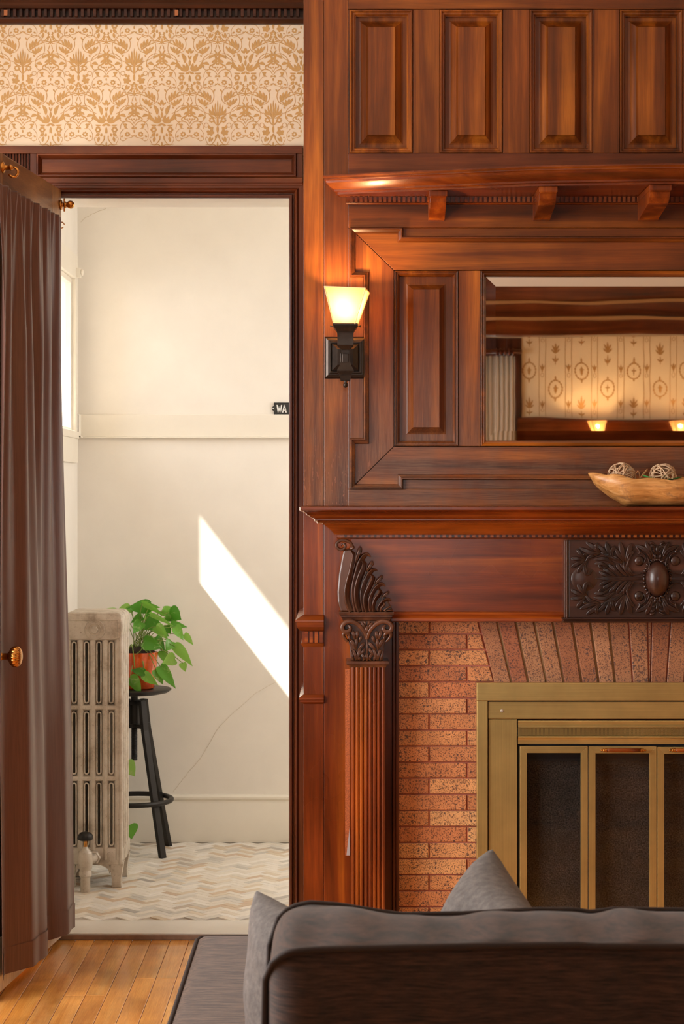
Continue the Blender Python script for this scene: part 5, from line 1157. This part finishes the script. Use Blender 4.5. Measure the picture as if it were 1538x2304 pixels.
# ------------------------------------------------------------ white curtain and rod on the back window (reflected)
wc = thing('white_curtain', 'white pleated linen curtain beside the dark window casing, reflected in the mirror', 'curtain', (1.0, YB+.15, 2.26))
def cpanel(x0, x1, par, nf):
    rows = []
    for j in range(12):
        f = j/11; z_ = 2.262-(2.262-.05)*f; rows.append([(x0+(x1-x0)*i/100, YB+.13+.022*math.sin(i/100*nf*2*math.pi)*(1 if j > 0 else .6), z_) for i in range(101)])
    mb = MB(); mb.grid(rows); o = mb.build('curtain_panel', M['linen'], par, smooth=True); s_ = o.modifiers.new('s', 'SOLIDIFY'); s_.thickness = .002
cpanel(.86, 1.145, wc, 9)
mb = MB(); mb.tube([(-.5, YB+.13, 2.295), (1.19, YB+.13, 2.295)], .014, 10); 
for k in range(10): mb.lathe([(.024, -.005), (.026, 0), (.024, .005)], (.88+k*.028, YB+.13, 2.29), 'x', 14)
mb.build('curtain_rod', M['case_x'], wc, smooth=True)
for xb_ in (-.5, 1.18):
    mb = MB(); mb.box(xb_-.012, xb_+.012, YB, YB+.13, 2.285, 2.305); mb.build('rod_bracket', M['case_x'], wc)
wc2 = thing('white_curtain', 'white pleated linen curtain at the far side of the back window', 'curtain', (-.4, YB+.15, 2.26)); cpanel(-.45, -.2, wc2, 8)

# ------------------------------------------------------------ radiator
Yr = .64; rx = PX(208, Yr); dR = Yr-CAMY; rz = lambda p: CZ-(p-CY)*dR/F; rxx = lambda p: PX(p, Yr)
ra = thing('radiator', 'aged beige cast iron column radiator standing just inside the small tiled room', 'radiator', (rx, Yr+.12, VF))
zt, zb1 = rz(1378), rz(1948); cw = .203/2
def section(y0, legs):
    mb = MB(); y1 = y0+.052; xs_ = [rx-cw+.0175+i*(2*cw-.035)/4 for i in range(5)]
    slots = [(1445, 1582), (1603, 1742), (1763, 1903)]
    for i, xc_ in enumerate(xs_):
        rows = []
        for k in range(12):
            a = 2*math.pi*k/12; rows.append([(xc_+.0155*math.cos(a)*1.0, (y0+y1)/2+.025*math.sin(a), z_) for z_ in (rz(1935), rz(1690), rz(1420))])
        rows = [list(r) for r in zip(*rows)]; mb.grid(rows, closeu=True)
    # header, webs and foot as rounded plates
    def plate(za, zb__, inset=0, r_=.03, yy0=None, yy1=None):
        yy0 = y0+.004 if yy0 is None else yy0; yy1 = y1-.004 if yy1 is None else yy1; pts = []
        x0_, x1_ = rx-cw+inset, rx+cw-inset
        for cx_, cz_, a0 in ((x1_-r_, za-r_, 0), (x0_+r_, za-r_, 90), (x0_+r_, zb__+r_, 180), (x1_-r_, zb__+r_, 270)):
            for k in range(5): a = R(a0+k*22.5); pts.append((cx_+r_*math.cos(a), cz_+r_*math.sin(a)))
        rws = []
        for ins_, yy in ((.004, yy0), (.0, yy0+.005), (0, yy1-.005), (.004, yy1)):
            cxm = (x0_+x1_)/2; czm = (za+zb__)/2; rws.append([(x-(ins_ if x > cxm else -ins_), yy, z_-(ins_ if z_ > czm else -ins_)) for x, z_ in pts])
        b = len(mb.v); mb.grid(rws, closeu=True); n = len(pts); mb.f.append(tuple(b+k for k in range(n))); mb.f.append(tuple(b+3*n+k for k in range(n-1, -1, -1)))
    plate(zt, rz(1441), 0, .026, y0-.001, y1-.002); plate(rz(1586), rz(1599), .004, .004); plate(rz(1746), rz(1759), .004, .004); plate(rz(1907), zb1, 0, .012)
    # outer rim
    for s_ in (-1, 1):
        xa = rx+s_*(cw-.0075); mb.tube([(xa, y0+.008, rz(1945)), (xa, y0+.008, rz(1405)), (xa-s_*.006, y0+.008, rz(1388))], .0075, 10)
    if legs:
        for s_ in (-1, 1):
            xa = rx+s_*(cw-.022); mb.grid([[(xa+dx*wd, (y0+y1)/2+dy*.02, z_) for dx, dy in ((-1, -1), (1, -1), (1, 1), (-1, 1))] for z_, wd in ((zb1+.012, .024), (zb1-.015, .020), (VF+.03, .015), (VF+.01, .0155), (VF+.001, .017))], closeu=True)
            mb.box(xa-.017, xa+.017, (y0+y1)/2-.019, (y0+y1)/2+.019, VF+.0005, VF+.004)
        for s_ in (-1, 1):      # curved shoulders between the legs
            pts = [(rx+s_*(cw-.045+.0), zb1-.028), (rx+s_*(cw-.05), zb1-.012), (rx+s_*(cw-.065), zb1-.003), (rx+s_*(cw-.08), zb1+.002), (rx+s_*(cw-.04), zb1+.01)]
            if s_ < 0: pts = pts[::-1]
            mb.prism([(x, z_) for x, z_ in pts], y0+.006, .04)
    return mb.build('section', M['rad'], ra, auto=45)
for k in range(4): section(Yr+.058*k, k in (0, 3))
c = (rxx(213), Yr-.001, rz(1417))
mb = MB(); mb.lathe([(.034, .004), (.035, -.003), (.0335, -.005), (.0325, -.003), (.023, -.003), (.022, -.006), (.0205, -.006), (.019, -.003), (.018, -.003)], c, 'y', 36)
mb.lathe([(.013, 0), (.013, -.008), (.0115, -.0095), (.0005, -.0095)], c, 'y', 6); mb.build('medallion', M['rad'], ra, auto=30)
mb = MB(); xa, xb = rx-cw+.014, rx+cw-.014; za, zb__ = rz(1394), rz(1436)
mb.frame([(xa, za), (xb, za), (xb, zb__), (xb-.012, zb__-.004), (xa+.012, zb__-.004), (xa, zb__)], [(0, 0), (.001, .0018), (.003, .0018), (.004, 0)], Yr-.001); mb.build('raised_border', M['rad'], ra, auto=40)
mb = MB()                                            # border of the slots
for i in range(4):
    xc_ = rx-cw+.0175+(i+.5)*(2*cw-.035)/4
    for ya, yb in ((1445, 1582), (1603, 1742), (1763, 1903)):
        w2 = .0068; z1_, z0_ = rz(ya), rz(yb); pts = []
        for k in range(7): a = math.pi*k/6; pts.append((xc_-w2*math.cos(a), Yr+.006, z1_-w2+w2*math.sin(a)))
        for k in range(7): a = math.pi*k/6; pts.append((xc_+w2*math.cos(a), Yr+.006, z0_+w2-w2*math.sin(a)))
        pts.append(pts[0]); mb.tube(pts, .0028, 6, False)
mb.build('slot_rims', M['rad'], ra, smooth=True, kind='stuff')
vx, vy = PX(192, Yr-.06), Yr-.06; rzv = lambda p: CZ-(p-CY)*(vy-CAMY)/F
va = bpy.data.objects.new('valve', None); COL.objects.link(va); va.location = (vx, vy, VF); adopt(va, ra)
def vs_(mb, name, mat):
    o = mb.build(name, mat, None, auto=40); o.parent = va; o.matrix_parent_inverse = Matrix.Translation(va.location).inverted()
z_ = rzv
mb = MB(); mb.lathe([(.0165, VF), (.0165, z_(1974)), (.0185, z_(1972)), (.0215, z_(1970)), (.0215, z_(1962)), (.019, z_(1960)), (.019, z_(1956)), (.0225, z_(1953)), (.025, z_(1940)), (.0255, z_(1930)), (.023, z_(1920)), (.0215, z_(1917)), (.017, z_(1914)), (.010, z_(1909)), (.008, z_(1905))], (vx, vy, 0), 'z', 20); mb.tube([(vx, vy, z_(1935)), (vx+.02, vy+.03, z_(1936)), (vx+.025, Yr+.02, z_(1936))], .016, 14); mb.lathe([(.02, -.004), (.024, 0), (.024, .012), (.02, .016)], (vx+.022, Yr-.016, z_(1936)), 'y', 6); vs_(mb, 'valve_body', M['rad'])
mb = MB(); mb.lathe([(.006, z_(1908)), (.006, z_(1893)), (.0045, z_(1890))], (vx, vy, 0), 'z', 12); vs_(mb, 'valve_stem', M['brassk'])
mb = MB(); mb.lathe([(.005, z_(1892)), (.018, z_(1891)), (.0265, z_(1888)), (.027, z_(1885)), (.024, z_(1878)), (.016, z_(1873)), (.004, z_(1871)), (.0003, z_(1871))], (vx, vy, 0), 'z', 24); vs_(mb, 'hand_wheel', M['iron'])

# ------------------------------------------------------------ stool
Ys = 1.27; sxc = PX(302, Ys); SZ = .628
stl = thing('screw_stool', 'black metal adjustable screw stool behind the radiator, carrying the potted plant', 'stool', (sxc, Ys, VF))
mb = MB(); mb.lathe([(.05, SZ-.022), (.10, SZ-.020), (.125, SZ-.015), (.138, SZ-.006), (.138, SZ-.002), (.134, SZ), (.06, SZ-.001), (.001, SZ-.002)], (sxc, Ys, 0), 'z', 40); mb.build('seat', M['iron'], stl, auto=35)
zs_ = lambda p: CZ-(p-CY)*(Ys-CAMY)/F
mb = MB(); mb.lathe([(.013, SZ-.02), (.013, zs_(1575)), (.021, zs_(1575)), (.021, zs_(1635)), (.012, zs_(1636))], (sxc, Ys, 0), 'z', 18); mb.build('hub', M['iron'], stl, auto=30)
pr = []; z = zs_(1636); 
while z > zs_(1706): pr += [(.0125, z), (.0105, z-.002), (.0105, z-.0035), (.0125, z-.0055)]; z -= .0055
pr += [(.010, z-.002), (.001, z-.003)]; mb = MB(); mb.lathe(pr, (sxc, Ys, 0), 'z', 16); mb.build('screw', M['iron'], stl, smooth=True)
for zc_ in (zs_(1580), zs_(1632)):
    mb = MB()
    for a in (0, 90): 
        v = Vector((math.cos(R(a+45)), math.sin(R(a+45)), 0)); n = Vector((-v.y, v.x, 0)); q = .052 if zc_ > zs_(1600) else .065
        c = Vector((sxc, Ys, zc_)); mb.add([c+v*s1*q+n*s2*.014+Vector((0, 0, s3*.007)) for s1 in (-1, 1) for s2 in (-1, 1) for s3 in (-1, 1)], [(0, 1, 3, 2), (4, 6, 7, 5), (0, 4, 5, 1), (2, 3, 7, 6), (0, 2, 6, 4), (1, 5, 7, 3)])
    mb.build('cross_plate', M['iron'], stl, bevel=.001)
for a in (45, 135, 225, 315):
    v = Vector((math.cos(R(a)), math.sin(R(a)), 0)); n = Vector((-v.y, v.x, 0)); mb = MB(); rows = []
    for z_, r_ in ((zs_(1574), .046), (zs_(1640), .062), (VF+.15, .130), (VF, .165)):
        c = Vector((sxc, Ys, z_))+v*r_; hw = .0125; rows.append([c+v*q*hw*.7+n*w_*hw for q, w_ in ((-1, -1), (1, -1), (1, 1), (-1, 1))])
    mb.grid(rows, closeu=True); n4 = len(mb.v); mb.f += [(0, 1, 2, 3), (n4-4, n4-3, n4-2, n4-1)]; mb.build('leg', M['iron'], stl, bevel=.0015)
mb = MB(); mb.tube([(sxc+.138*math.cos(a), Ys+.138*math.sin(a), CZ-(1799-CY)*(Ys-CAMY)/F) for a in [2*math.pi*k/40 for k in range(41)]], .0095, 10, False); mb.build('foot_ring', M['iron'], stl, smooth=True)

# ------------------------------------------------------------ potted pothos
px_, py_ = PX(311, Ys), Ys; pt = thing('potted_plant', 'trailing green pothos in a glazed orange pot on the black stool', 'plant', (px_, py_, SZ))
pz0, pz1 = SZ, SZ+.136
mb = MB(); mb.lathe([(.056, pz0), (.060, pz0+.004), (.068, pz0+.07), (.075, pz1-.006), (.075, pz1), (.070, pz1), (.066, pz1-.02), (.002, pz1-.02)], (px_, py_, 0), 'z', 36); mb.build('pot', M['pot'], pt, auto=50)
mb = MB(); mb.lathe([(.068, pz1-.022), (.066, pz1-.004), (.055, pz1+.012), (.03, pz1+.02), (.002, pz1+.02)], (px_, py_, 0), 'z', 24); mb.build('soil', M['soil'], pt, smooth=True)
soil = Vector((px_, py_, pz1+.01)); cL = lambda x, y: (200+x/6.152, 1340+y/6.152)
LV = [((370, 215), (100, 216), 60, 30), ((560, 160), (365, 222), 80, 15), ((560, 150), (600, 250), 90, -5), ((840, 150), (520, 175), 130, -10), ((760, 130), (700, 240), 110, 0), ((800, 150), (1000, 160), 55, 10), ((740, 105), (1060, 270), 55, -30), ((730, 290), (580, 370), 80, -25), ((790, 350), (1010, 420), 150, -20),
      ((850, 265), (1190, 410), 50, -35), ((1110, 230), (1290, 330), 150, 20), ((1040, 185), (1280, 215), 60, 30), ((730, 370), (600, 520), 110, -30), ((930, 430), (1095, 600), 100, -35), ((1140, 400), (1360, 430), 70, 5), ((1190, 440), (1310, 610), 95, -5), ((1320, 545), (1452, 680), 70, -10), ((760, 640), (1016, 730), 130, -45),
      ((920, 590), (1050, 770), 100, -20), ((1150, 640), (1070, 760), 110, -10), ((1190, 700), (1452, 968), 110, -20), ((1020, 770), (1050, 930), 90, 10), ((1190, 880), (1010, 930), 130, -30), ((1300, 935), (1330, 1058), 75, 0), ((770, 1065), (565, 1030), 75, -40), ((570, 1140), (742, 1362), 125, -45), ((765, 1090), (950, 1245), 90, -45),
      ((930, 1030), (1028, 1230), 100, -30), ((990, 985), (1200, 1285), 105, -30), ((830, 400), (870, 480), 90, 0), ((1070, 420), (1130, 540), 70, 10), ((790, 260), (900, 300), 90, 5), ((1010, 210), (1130, 300), 90, 15), ((470, 260), (400, 330), 80, 20), ((1060, 300), (1180, 340), 90, 20), ((870, 240), (760, 330), 90, 30), ((1000, 500), (1100, 560), 80, 25)]
random.seed(6)
def pleaf(b, t, w_):
    d = t-b; L_ = d.length; dn = d.normalized(); side = dn.cross(Vector((0, -1, 0)))
    side = side.normalized() if side.length > .05 else Vector((1, 0, 0)); side = (side+Vector((0, random.uniform(-.5, .5), 0))).normalized(); up = side.cross(dn).normalized()
    if up.z < 0: up = -up
    rows = []; prof = [(-.06, .10), (-.08, .30), (0.0, .44), (.14, .5), (.32, .47), (.5, .38), (.68, .26), (.84, .12), (1, .0)]
    for i, (f, ww) in enumerate(prof):
        fc = max(f, 0) if i > 1 else .0
        cpt = b+dn*L_*(fc if i > 1 else 0.0)-up*L_*.10*f*f; row = []
        for q in (-1, -.5, 0, .5, 1):
            row.append(cpt+side*w_*ww*q*1.0+dn*L_*(f-fc)*abs(q)+up*w_*(.20*abs(q)*ww*2-.06*(q*q)))
        rows.append(row)
    mb = MB(); mb.grid(rows); o = mb.build('leaf', M['leaf'], pt, smooth=True); return o
stem = MB()
for (b, t, w_, yo) in LV:
    Yo = Ys-.0+(-yo/1000.0 if yo > -100 else 0)-.0; Yo = Ys-(.02 if yo < -20 else 0)+(yo/1000.0)-.01
    if yo <= -30: Yo = Ys-.085
    bx_, by_ = cL(*b); tx_, ty_ = cL(*t); B = P(bx_, by_, Yo); T_ = P(tx_, ty_, Yo-random.uniform(-.02, .03)); pleaf(B, T_, w_/6.152/F*6.87*1.6)
    mid = (soil+B)/2+Vector((0, -.01, .03)); s0 = soil+Vector((random.uniform(-.04, .04), random.uniform(-.04, .02), 0)); stem.tube(spline([s0, mid, B], 8), .0016, 5)
for (b, t, w_) in (((284.5, 1716), (302, 1748), .062), ((291, 1857), (297, 1888), .06)):
    B = P(*b, Ys-.11); T_ = P(*t, Ys-.12); pleaf(B, T_, w_)
stem.tube(spline([soil, P(262, 1490, Ys-.08), P(255, 1600, Ys-.1), P(270, 1700, Ys-.11), P(284.5, 1716, Ys-.11)], 8), .0018, 5); stem.tube(spline([P(262, 1700, Ys-.11), P(268, 1800, Ys-.11), P(278, 1850, Ys-.11), P(291, 1857, Ys-.11)], 8), .0016, 5)
stem.tube(spline([soil+Vector((-.03, -.05, 0)), P(296, 1450, Ys-.09), P(301, 1480, Ys-.085), P(303, 1503, Ys-.085)], 8), .0022, 5); stem.tube(spline([P(303, 1473, Ys-.085), P(315, 1465, Ys-.085), P(324, 1450, Ys-.085)], 8), .0015, 5)
stem.build('stems', M['stem'], pt, smooth=True)

# ------------------------------------------------------------ sign on the far wall
Yw = VY1-.004; sg = thing('wall_sign', 'small black sign with white letters WA on the cream wall above the rail', 'sign', tuple(P(650, 919, VY1)))
mb = MB(); x0, x1 = PX(616, Yw), PX(705, Yw); z0, z1 = PZ(933, Yw), PZ(905.5, Yw); mb.box(x0, x1, Yw-.002, VY1, z0, z1); mb.lathe([(.0095, .003), (.0095, -.002), (.008, -.0025)], (x0+.001, Yw, (z0+z1)/2), 'y', 18)
mb.build('plate', M['sign'], sg, bevel=.001)
mb = MB(); mb.frame([(x0+.001, z1-.001), (x1-.001, z1-.001), (x1-.001, z0+.001), (x0+.001, z0+.001)], [(0, 0), (.0005, .0015), (.0022, .0015), (.003, 0)], Yw-.002); mb.build('rim', M['sign'], sg)
mb = MB(); mb.lathe([(.0022, 0), (.0015, -.001), (.0002, -.0012)], (x0-.003, Yw-.0025, (z0+z1)/2), 'y', 10); mb.build('nail', M['signw'], sg)
def stroke(mb, a, b, w_=.0042):
    a = P(*a, Yw-.0035); b = P(*b, Yw-.0035); d = (b-a).normalized(); n = Vector((-d.z, 0, d.x))*w_/2; e = Vector((0, .002, 0)); mb.add([a+n, b+n, b-n, a-n, a+n+e, b+n+e, b-n+e, a-n+e], [(0, 1, 2, 3), (7, 6, 5, 4), (0, 4, 5, 1), (1, 5, 6, 2), (2, 6, 7, 3), (3, 7, 4, 0)])
mb = MB()
for a, b in (((623, 911), (625.5, 928)), ((625.5, 928), (628, 914)), ((628, 914), (630.5, 928)), ((630.5, 928), (633, 911)),): stroke(mb, a, b)
mb.build('letter', M['signw'], sg)
mb = MB()
for a, b in (((635.5, 928.5), (639.5, 911)), ((639.5, 911), (643.5, 928.5)), ((637, 923), (642.5, 923))): stroke(mb, a, b)
mb.build('letter', M['signw'], sg)

# ------------------------------------------------------------ sofa and pillows
dN, dF = 2.05, 2.24; YN, YFr = dN+CAMY, dF+CAMY
so = thing('sofa', 'dark brown sofa with piped back cushion and chaise end, its back to the room', 'sofa', (.5, -3.0, 0))
far = [(560, 2100), (600, 2062), (625, 2045), (700, 2031), (760, 2036), (860, 2052), (900, 2058), (1040, 2056), (1200, 2047), (1290, 2047), (1330, 2053), (1380, 2046), (1540, 2048), (1800, 2044), (2300, 2046)]
near = [(560, 2170), (600, 2156), (620, 2146), (660, 2138), (720, 2134), (900, 2130), (1100, 2126), (1300, 2124), (1330, 2127), (1540, 2128), (1800, 2126), (2300, 2126)]
zF = lambda X: 1.355-(interp(far, CX+X*F/dF)-1110)*dF/F
zN = lambda X: 1.355-(interp(near, CX+X*F/dN)-1110)*dN/F
XA, XB = PX(594, YN), .98; NXs = 110; rows = []; bot_ = .46; wN = []; wF = []
for i in range(NXs+1):
    X = XA+(XB-XA)*i/NXs; e = min(1, (X-XA)/.035, (XB-X)/.035); e = max(e, 0); k = 1-(1-math.sqrt(1-(1-e)**2)); r_ = k
    zf, zn = zF(X), zN(X); ym = (YN+YFr)/2; row = []
    drop = (1-k)*.03; yi = (1-k)*.035
    pts = [(YN+yi+.01, bot_+drop), (YN+yi-.012*k, bot_+.12), (YN+yi-.016*k, (zn+bot_)/2), (YN+yi-.012*k, zn-.10), (YN+yi-.003*k, zn-.03-drop), (YN+yi, zn-.004-drop), (YN+yi+.004, zn-drop), (YN+yi+.012, zn-.002-drop+.003*k), (ym-.04, (zn*.7+zf*.3)+.006*k-drop), (ym+.01, (zn+zf)/2+.010*k-drop), (ym+.05, (zn*.3+zf*.7)+.008*k-drop), (YFr-yi-.012, zf+.001-drop), (YFr-yi-.004, zf-drop), (YFr-yi, zf-.004-drop), (YFr-yi+.006*k, zf-.05-drop), (YFr-yi+.014*k, (zf+bot_)/2), (YFr-yi, bot_+drop)]
    wr = .0035*math.sin(X*41)+.0025*math.sin(X*77+1)
    rows.append([(X, y+ (wr if 0 < q < 5 else 0), z_+(wr*.6 if 7 <= q <= 11 else 0)) for q, (y, z_) in enumerate(pts)])
    wN.append((X, YN+yi-.001, zn-.001-drop)); wF.append((X, YFr-yi+.001, zf-.001-drop))
mb = MB(); mb.grid(rows, closeu=True); nc = len(rows[0]); n = len(mb.v); mb.f.append(tuple(range(nc))); mb.f.append(tuple(range(n-1, n-nc-1, -1)))
o = mb.build('back_cushion', M['sofa'], so, smooth=True); sb = o.modifiers.new('sub', 'SUBSURF'); sb.levels = 1; sb.render_levels = 2
for wl in (wN, wF):
    pts = [(wl[0][0]+.004, wl[0][1], bot_+.02), (wl[0][0]-.001, wl[0][1], wl[0][2]-.05)]+wl+[(wl[-1][0], wl[-1][1], bot_+.02)]
    mb = MB(); mb.tube(pts, .0042, 8); mb.build('piping', M['welt'], so, smooth=True)
# frame back behind the cushion, seat and chaise
def rbox(name, x0, x1, y0, y1, z0, z1, r_, mat, crown=.0, nx=10, ny=10):
    mb = MB(); mb.box(x0, x1, y0, y1, z0, z1); o = mb.build(name, mat, so); b = o.modifiers.new('b', 'BEVEL'); b.width = r_; b.segments = 5; b.limit_method = 'NONE'
    for p in o.data.polygons: p.use_smooth = True
    return o
rbox('back_frame', -.075, 1.0, YN-.10, YN-.005, .12, .60, .03, M['sofa'])
rbox('back_frame_end', -.08, .99, YN-.005, YFr+.03, .12, .47, .03, M['sofa'])
YC1 = 3.79+CAMY
rows = []; xl = -.302; NXc, NYc = 14, 40
mb = MB(); mb.box(xl, .33, YFr+.01, YC1, .285, .45); o = mb.build('seat_cushion', M['sofa_top'], so, smooth=True); b = o.modifiers.new('b', 'BEVEL'); b.width = .028; b.segments = 5; b.limit_method = 'NONE'
mb = MB(); mb.box(xl, -.082, YN-.15, YFr+.009, .285, .45); o = mb.build('seat_cushion', M['sofa_top'], so, smooth=True); b = o.modifiers.new('b', 'BEVEL'); b.width = .012; b.segments = 4; b.limit_method = 'NONE'
mb = MB(); mb.box(.335, .98, YFr+.01, YFr+.62, .285, .45); o = mb.build('seat_cushion', M['sofa_top'], so, smooth=True); b = o.modifiers.new('b', 'BEVEL'); b.width = .028; b.segments = 5; b.limit_method = 'NONE'
mb = MB(); mb.tube([(xl+.006, YN-.14, .442), (xl+.006, YC1-.03, .442), (xl+.012, YC1-.010, .442), (xl+.03, YC1-.005, .442), (.31, YC1-.005, .442)], .0048, 8); mb.build('piping', M['welt'], so, smooth=True)
rbox('base', xl+.01, .33, YN-.15, YC1-.01, .08, .284, .015, M['sofa']); rbox('base', .335, .98, YFr, YFr+.60, .08, .284, .015, M['sofa'])
for x_, y_2 in ((xl+.05, YC1-.06), (.28, YC1-.06), (xl+.05, YN-.10), (.92, YN+.05), (.92, YFr+.55)):
    mb = MB(); mb.lathe([(.018, 0), (.026, .082)], (x_, y_2, 0), 'z', 14); mb.build('foot', M['case_z'], so, smooth=True)
def pillow(name, c4, th_, label):
    A, B, C_, D = [Vector(q) for q in c4]     # top1, top2, bottom2, bottom1
    n = ((B-A).cross(D-A)).normalized(); rows = []; N_ = 18; mb = MB()
    for side_ in (1, -1):
        rows = []
        for j in range(N_+1):
            v = -1+2*j/N_; row = []
            for i in range(N_+1):
                u = -1+2*i/N_; uu = u*(1-.07*(1-v*v)); vv = v*(1-.07*(1-u*u)); s_, t_ = (uu+1)/2, (vv+1)/2
                p = A*(1-s_)*(1-t_)+B*s_*(1-t_)+C_*s_*t_+D*(1-s_)*t_
                h = th_*((1-u*u)*(1-v*v))**.38*(1+.08*math.sin(6*u+3*v)+.05*math.sin(11*v-5*u))
                row.append(p+n*side_*h)
            rows.append(row)
        mb.grid(rows)
    o = mb.build(name, M['pillow'], smooth=True)
    import bmesh
    bm = bmesh.new(); bm.from_mesh(o.data); bmesh.ops.remove_doubles(bm, verts=bm.verts, dist=.0004); bmesh.ops.recalc_face_normals(bm, faces=bm.faces); bm.to_mesh(o.data); bm.free()
    for p in o.data.polygons: p.use_smooth = True
    sb = o.modifiers.new('sub', 'SUBSURF'); sb.levels = 1; sb.render_levels = 1
    tag(o, label, 'pillow', 'grey linen throw pillows on the sofa'); return o
pillow('throw_pillow', [(.225, -2.86, .838), (.275, -3.20, .79), (.18, -3.26, .475), (.06, -2.90, .475)], .075, 'grey linen throw pillow whose corner stands up before the fireplace doors')
pillow('throw_pillow', [(-.127, -2.97, .798), (.06, -3.30, .79), (.06, -3.31, .47), (-.118, -2.98, .47)], .06, 'grey linen throw pillow at the left end of the sofa back, beside the doorway')
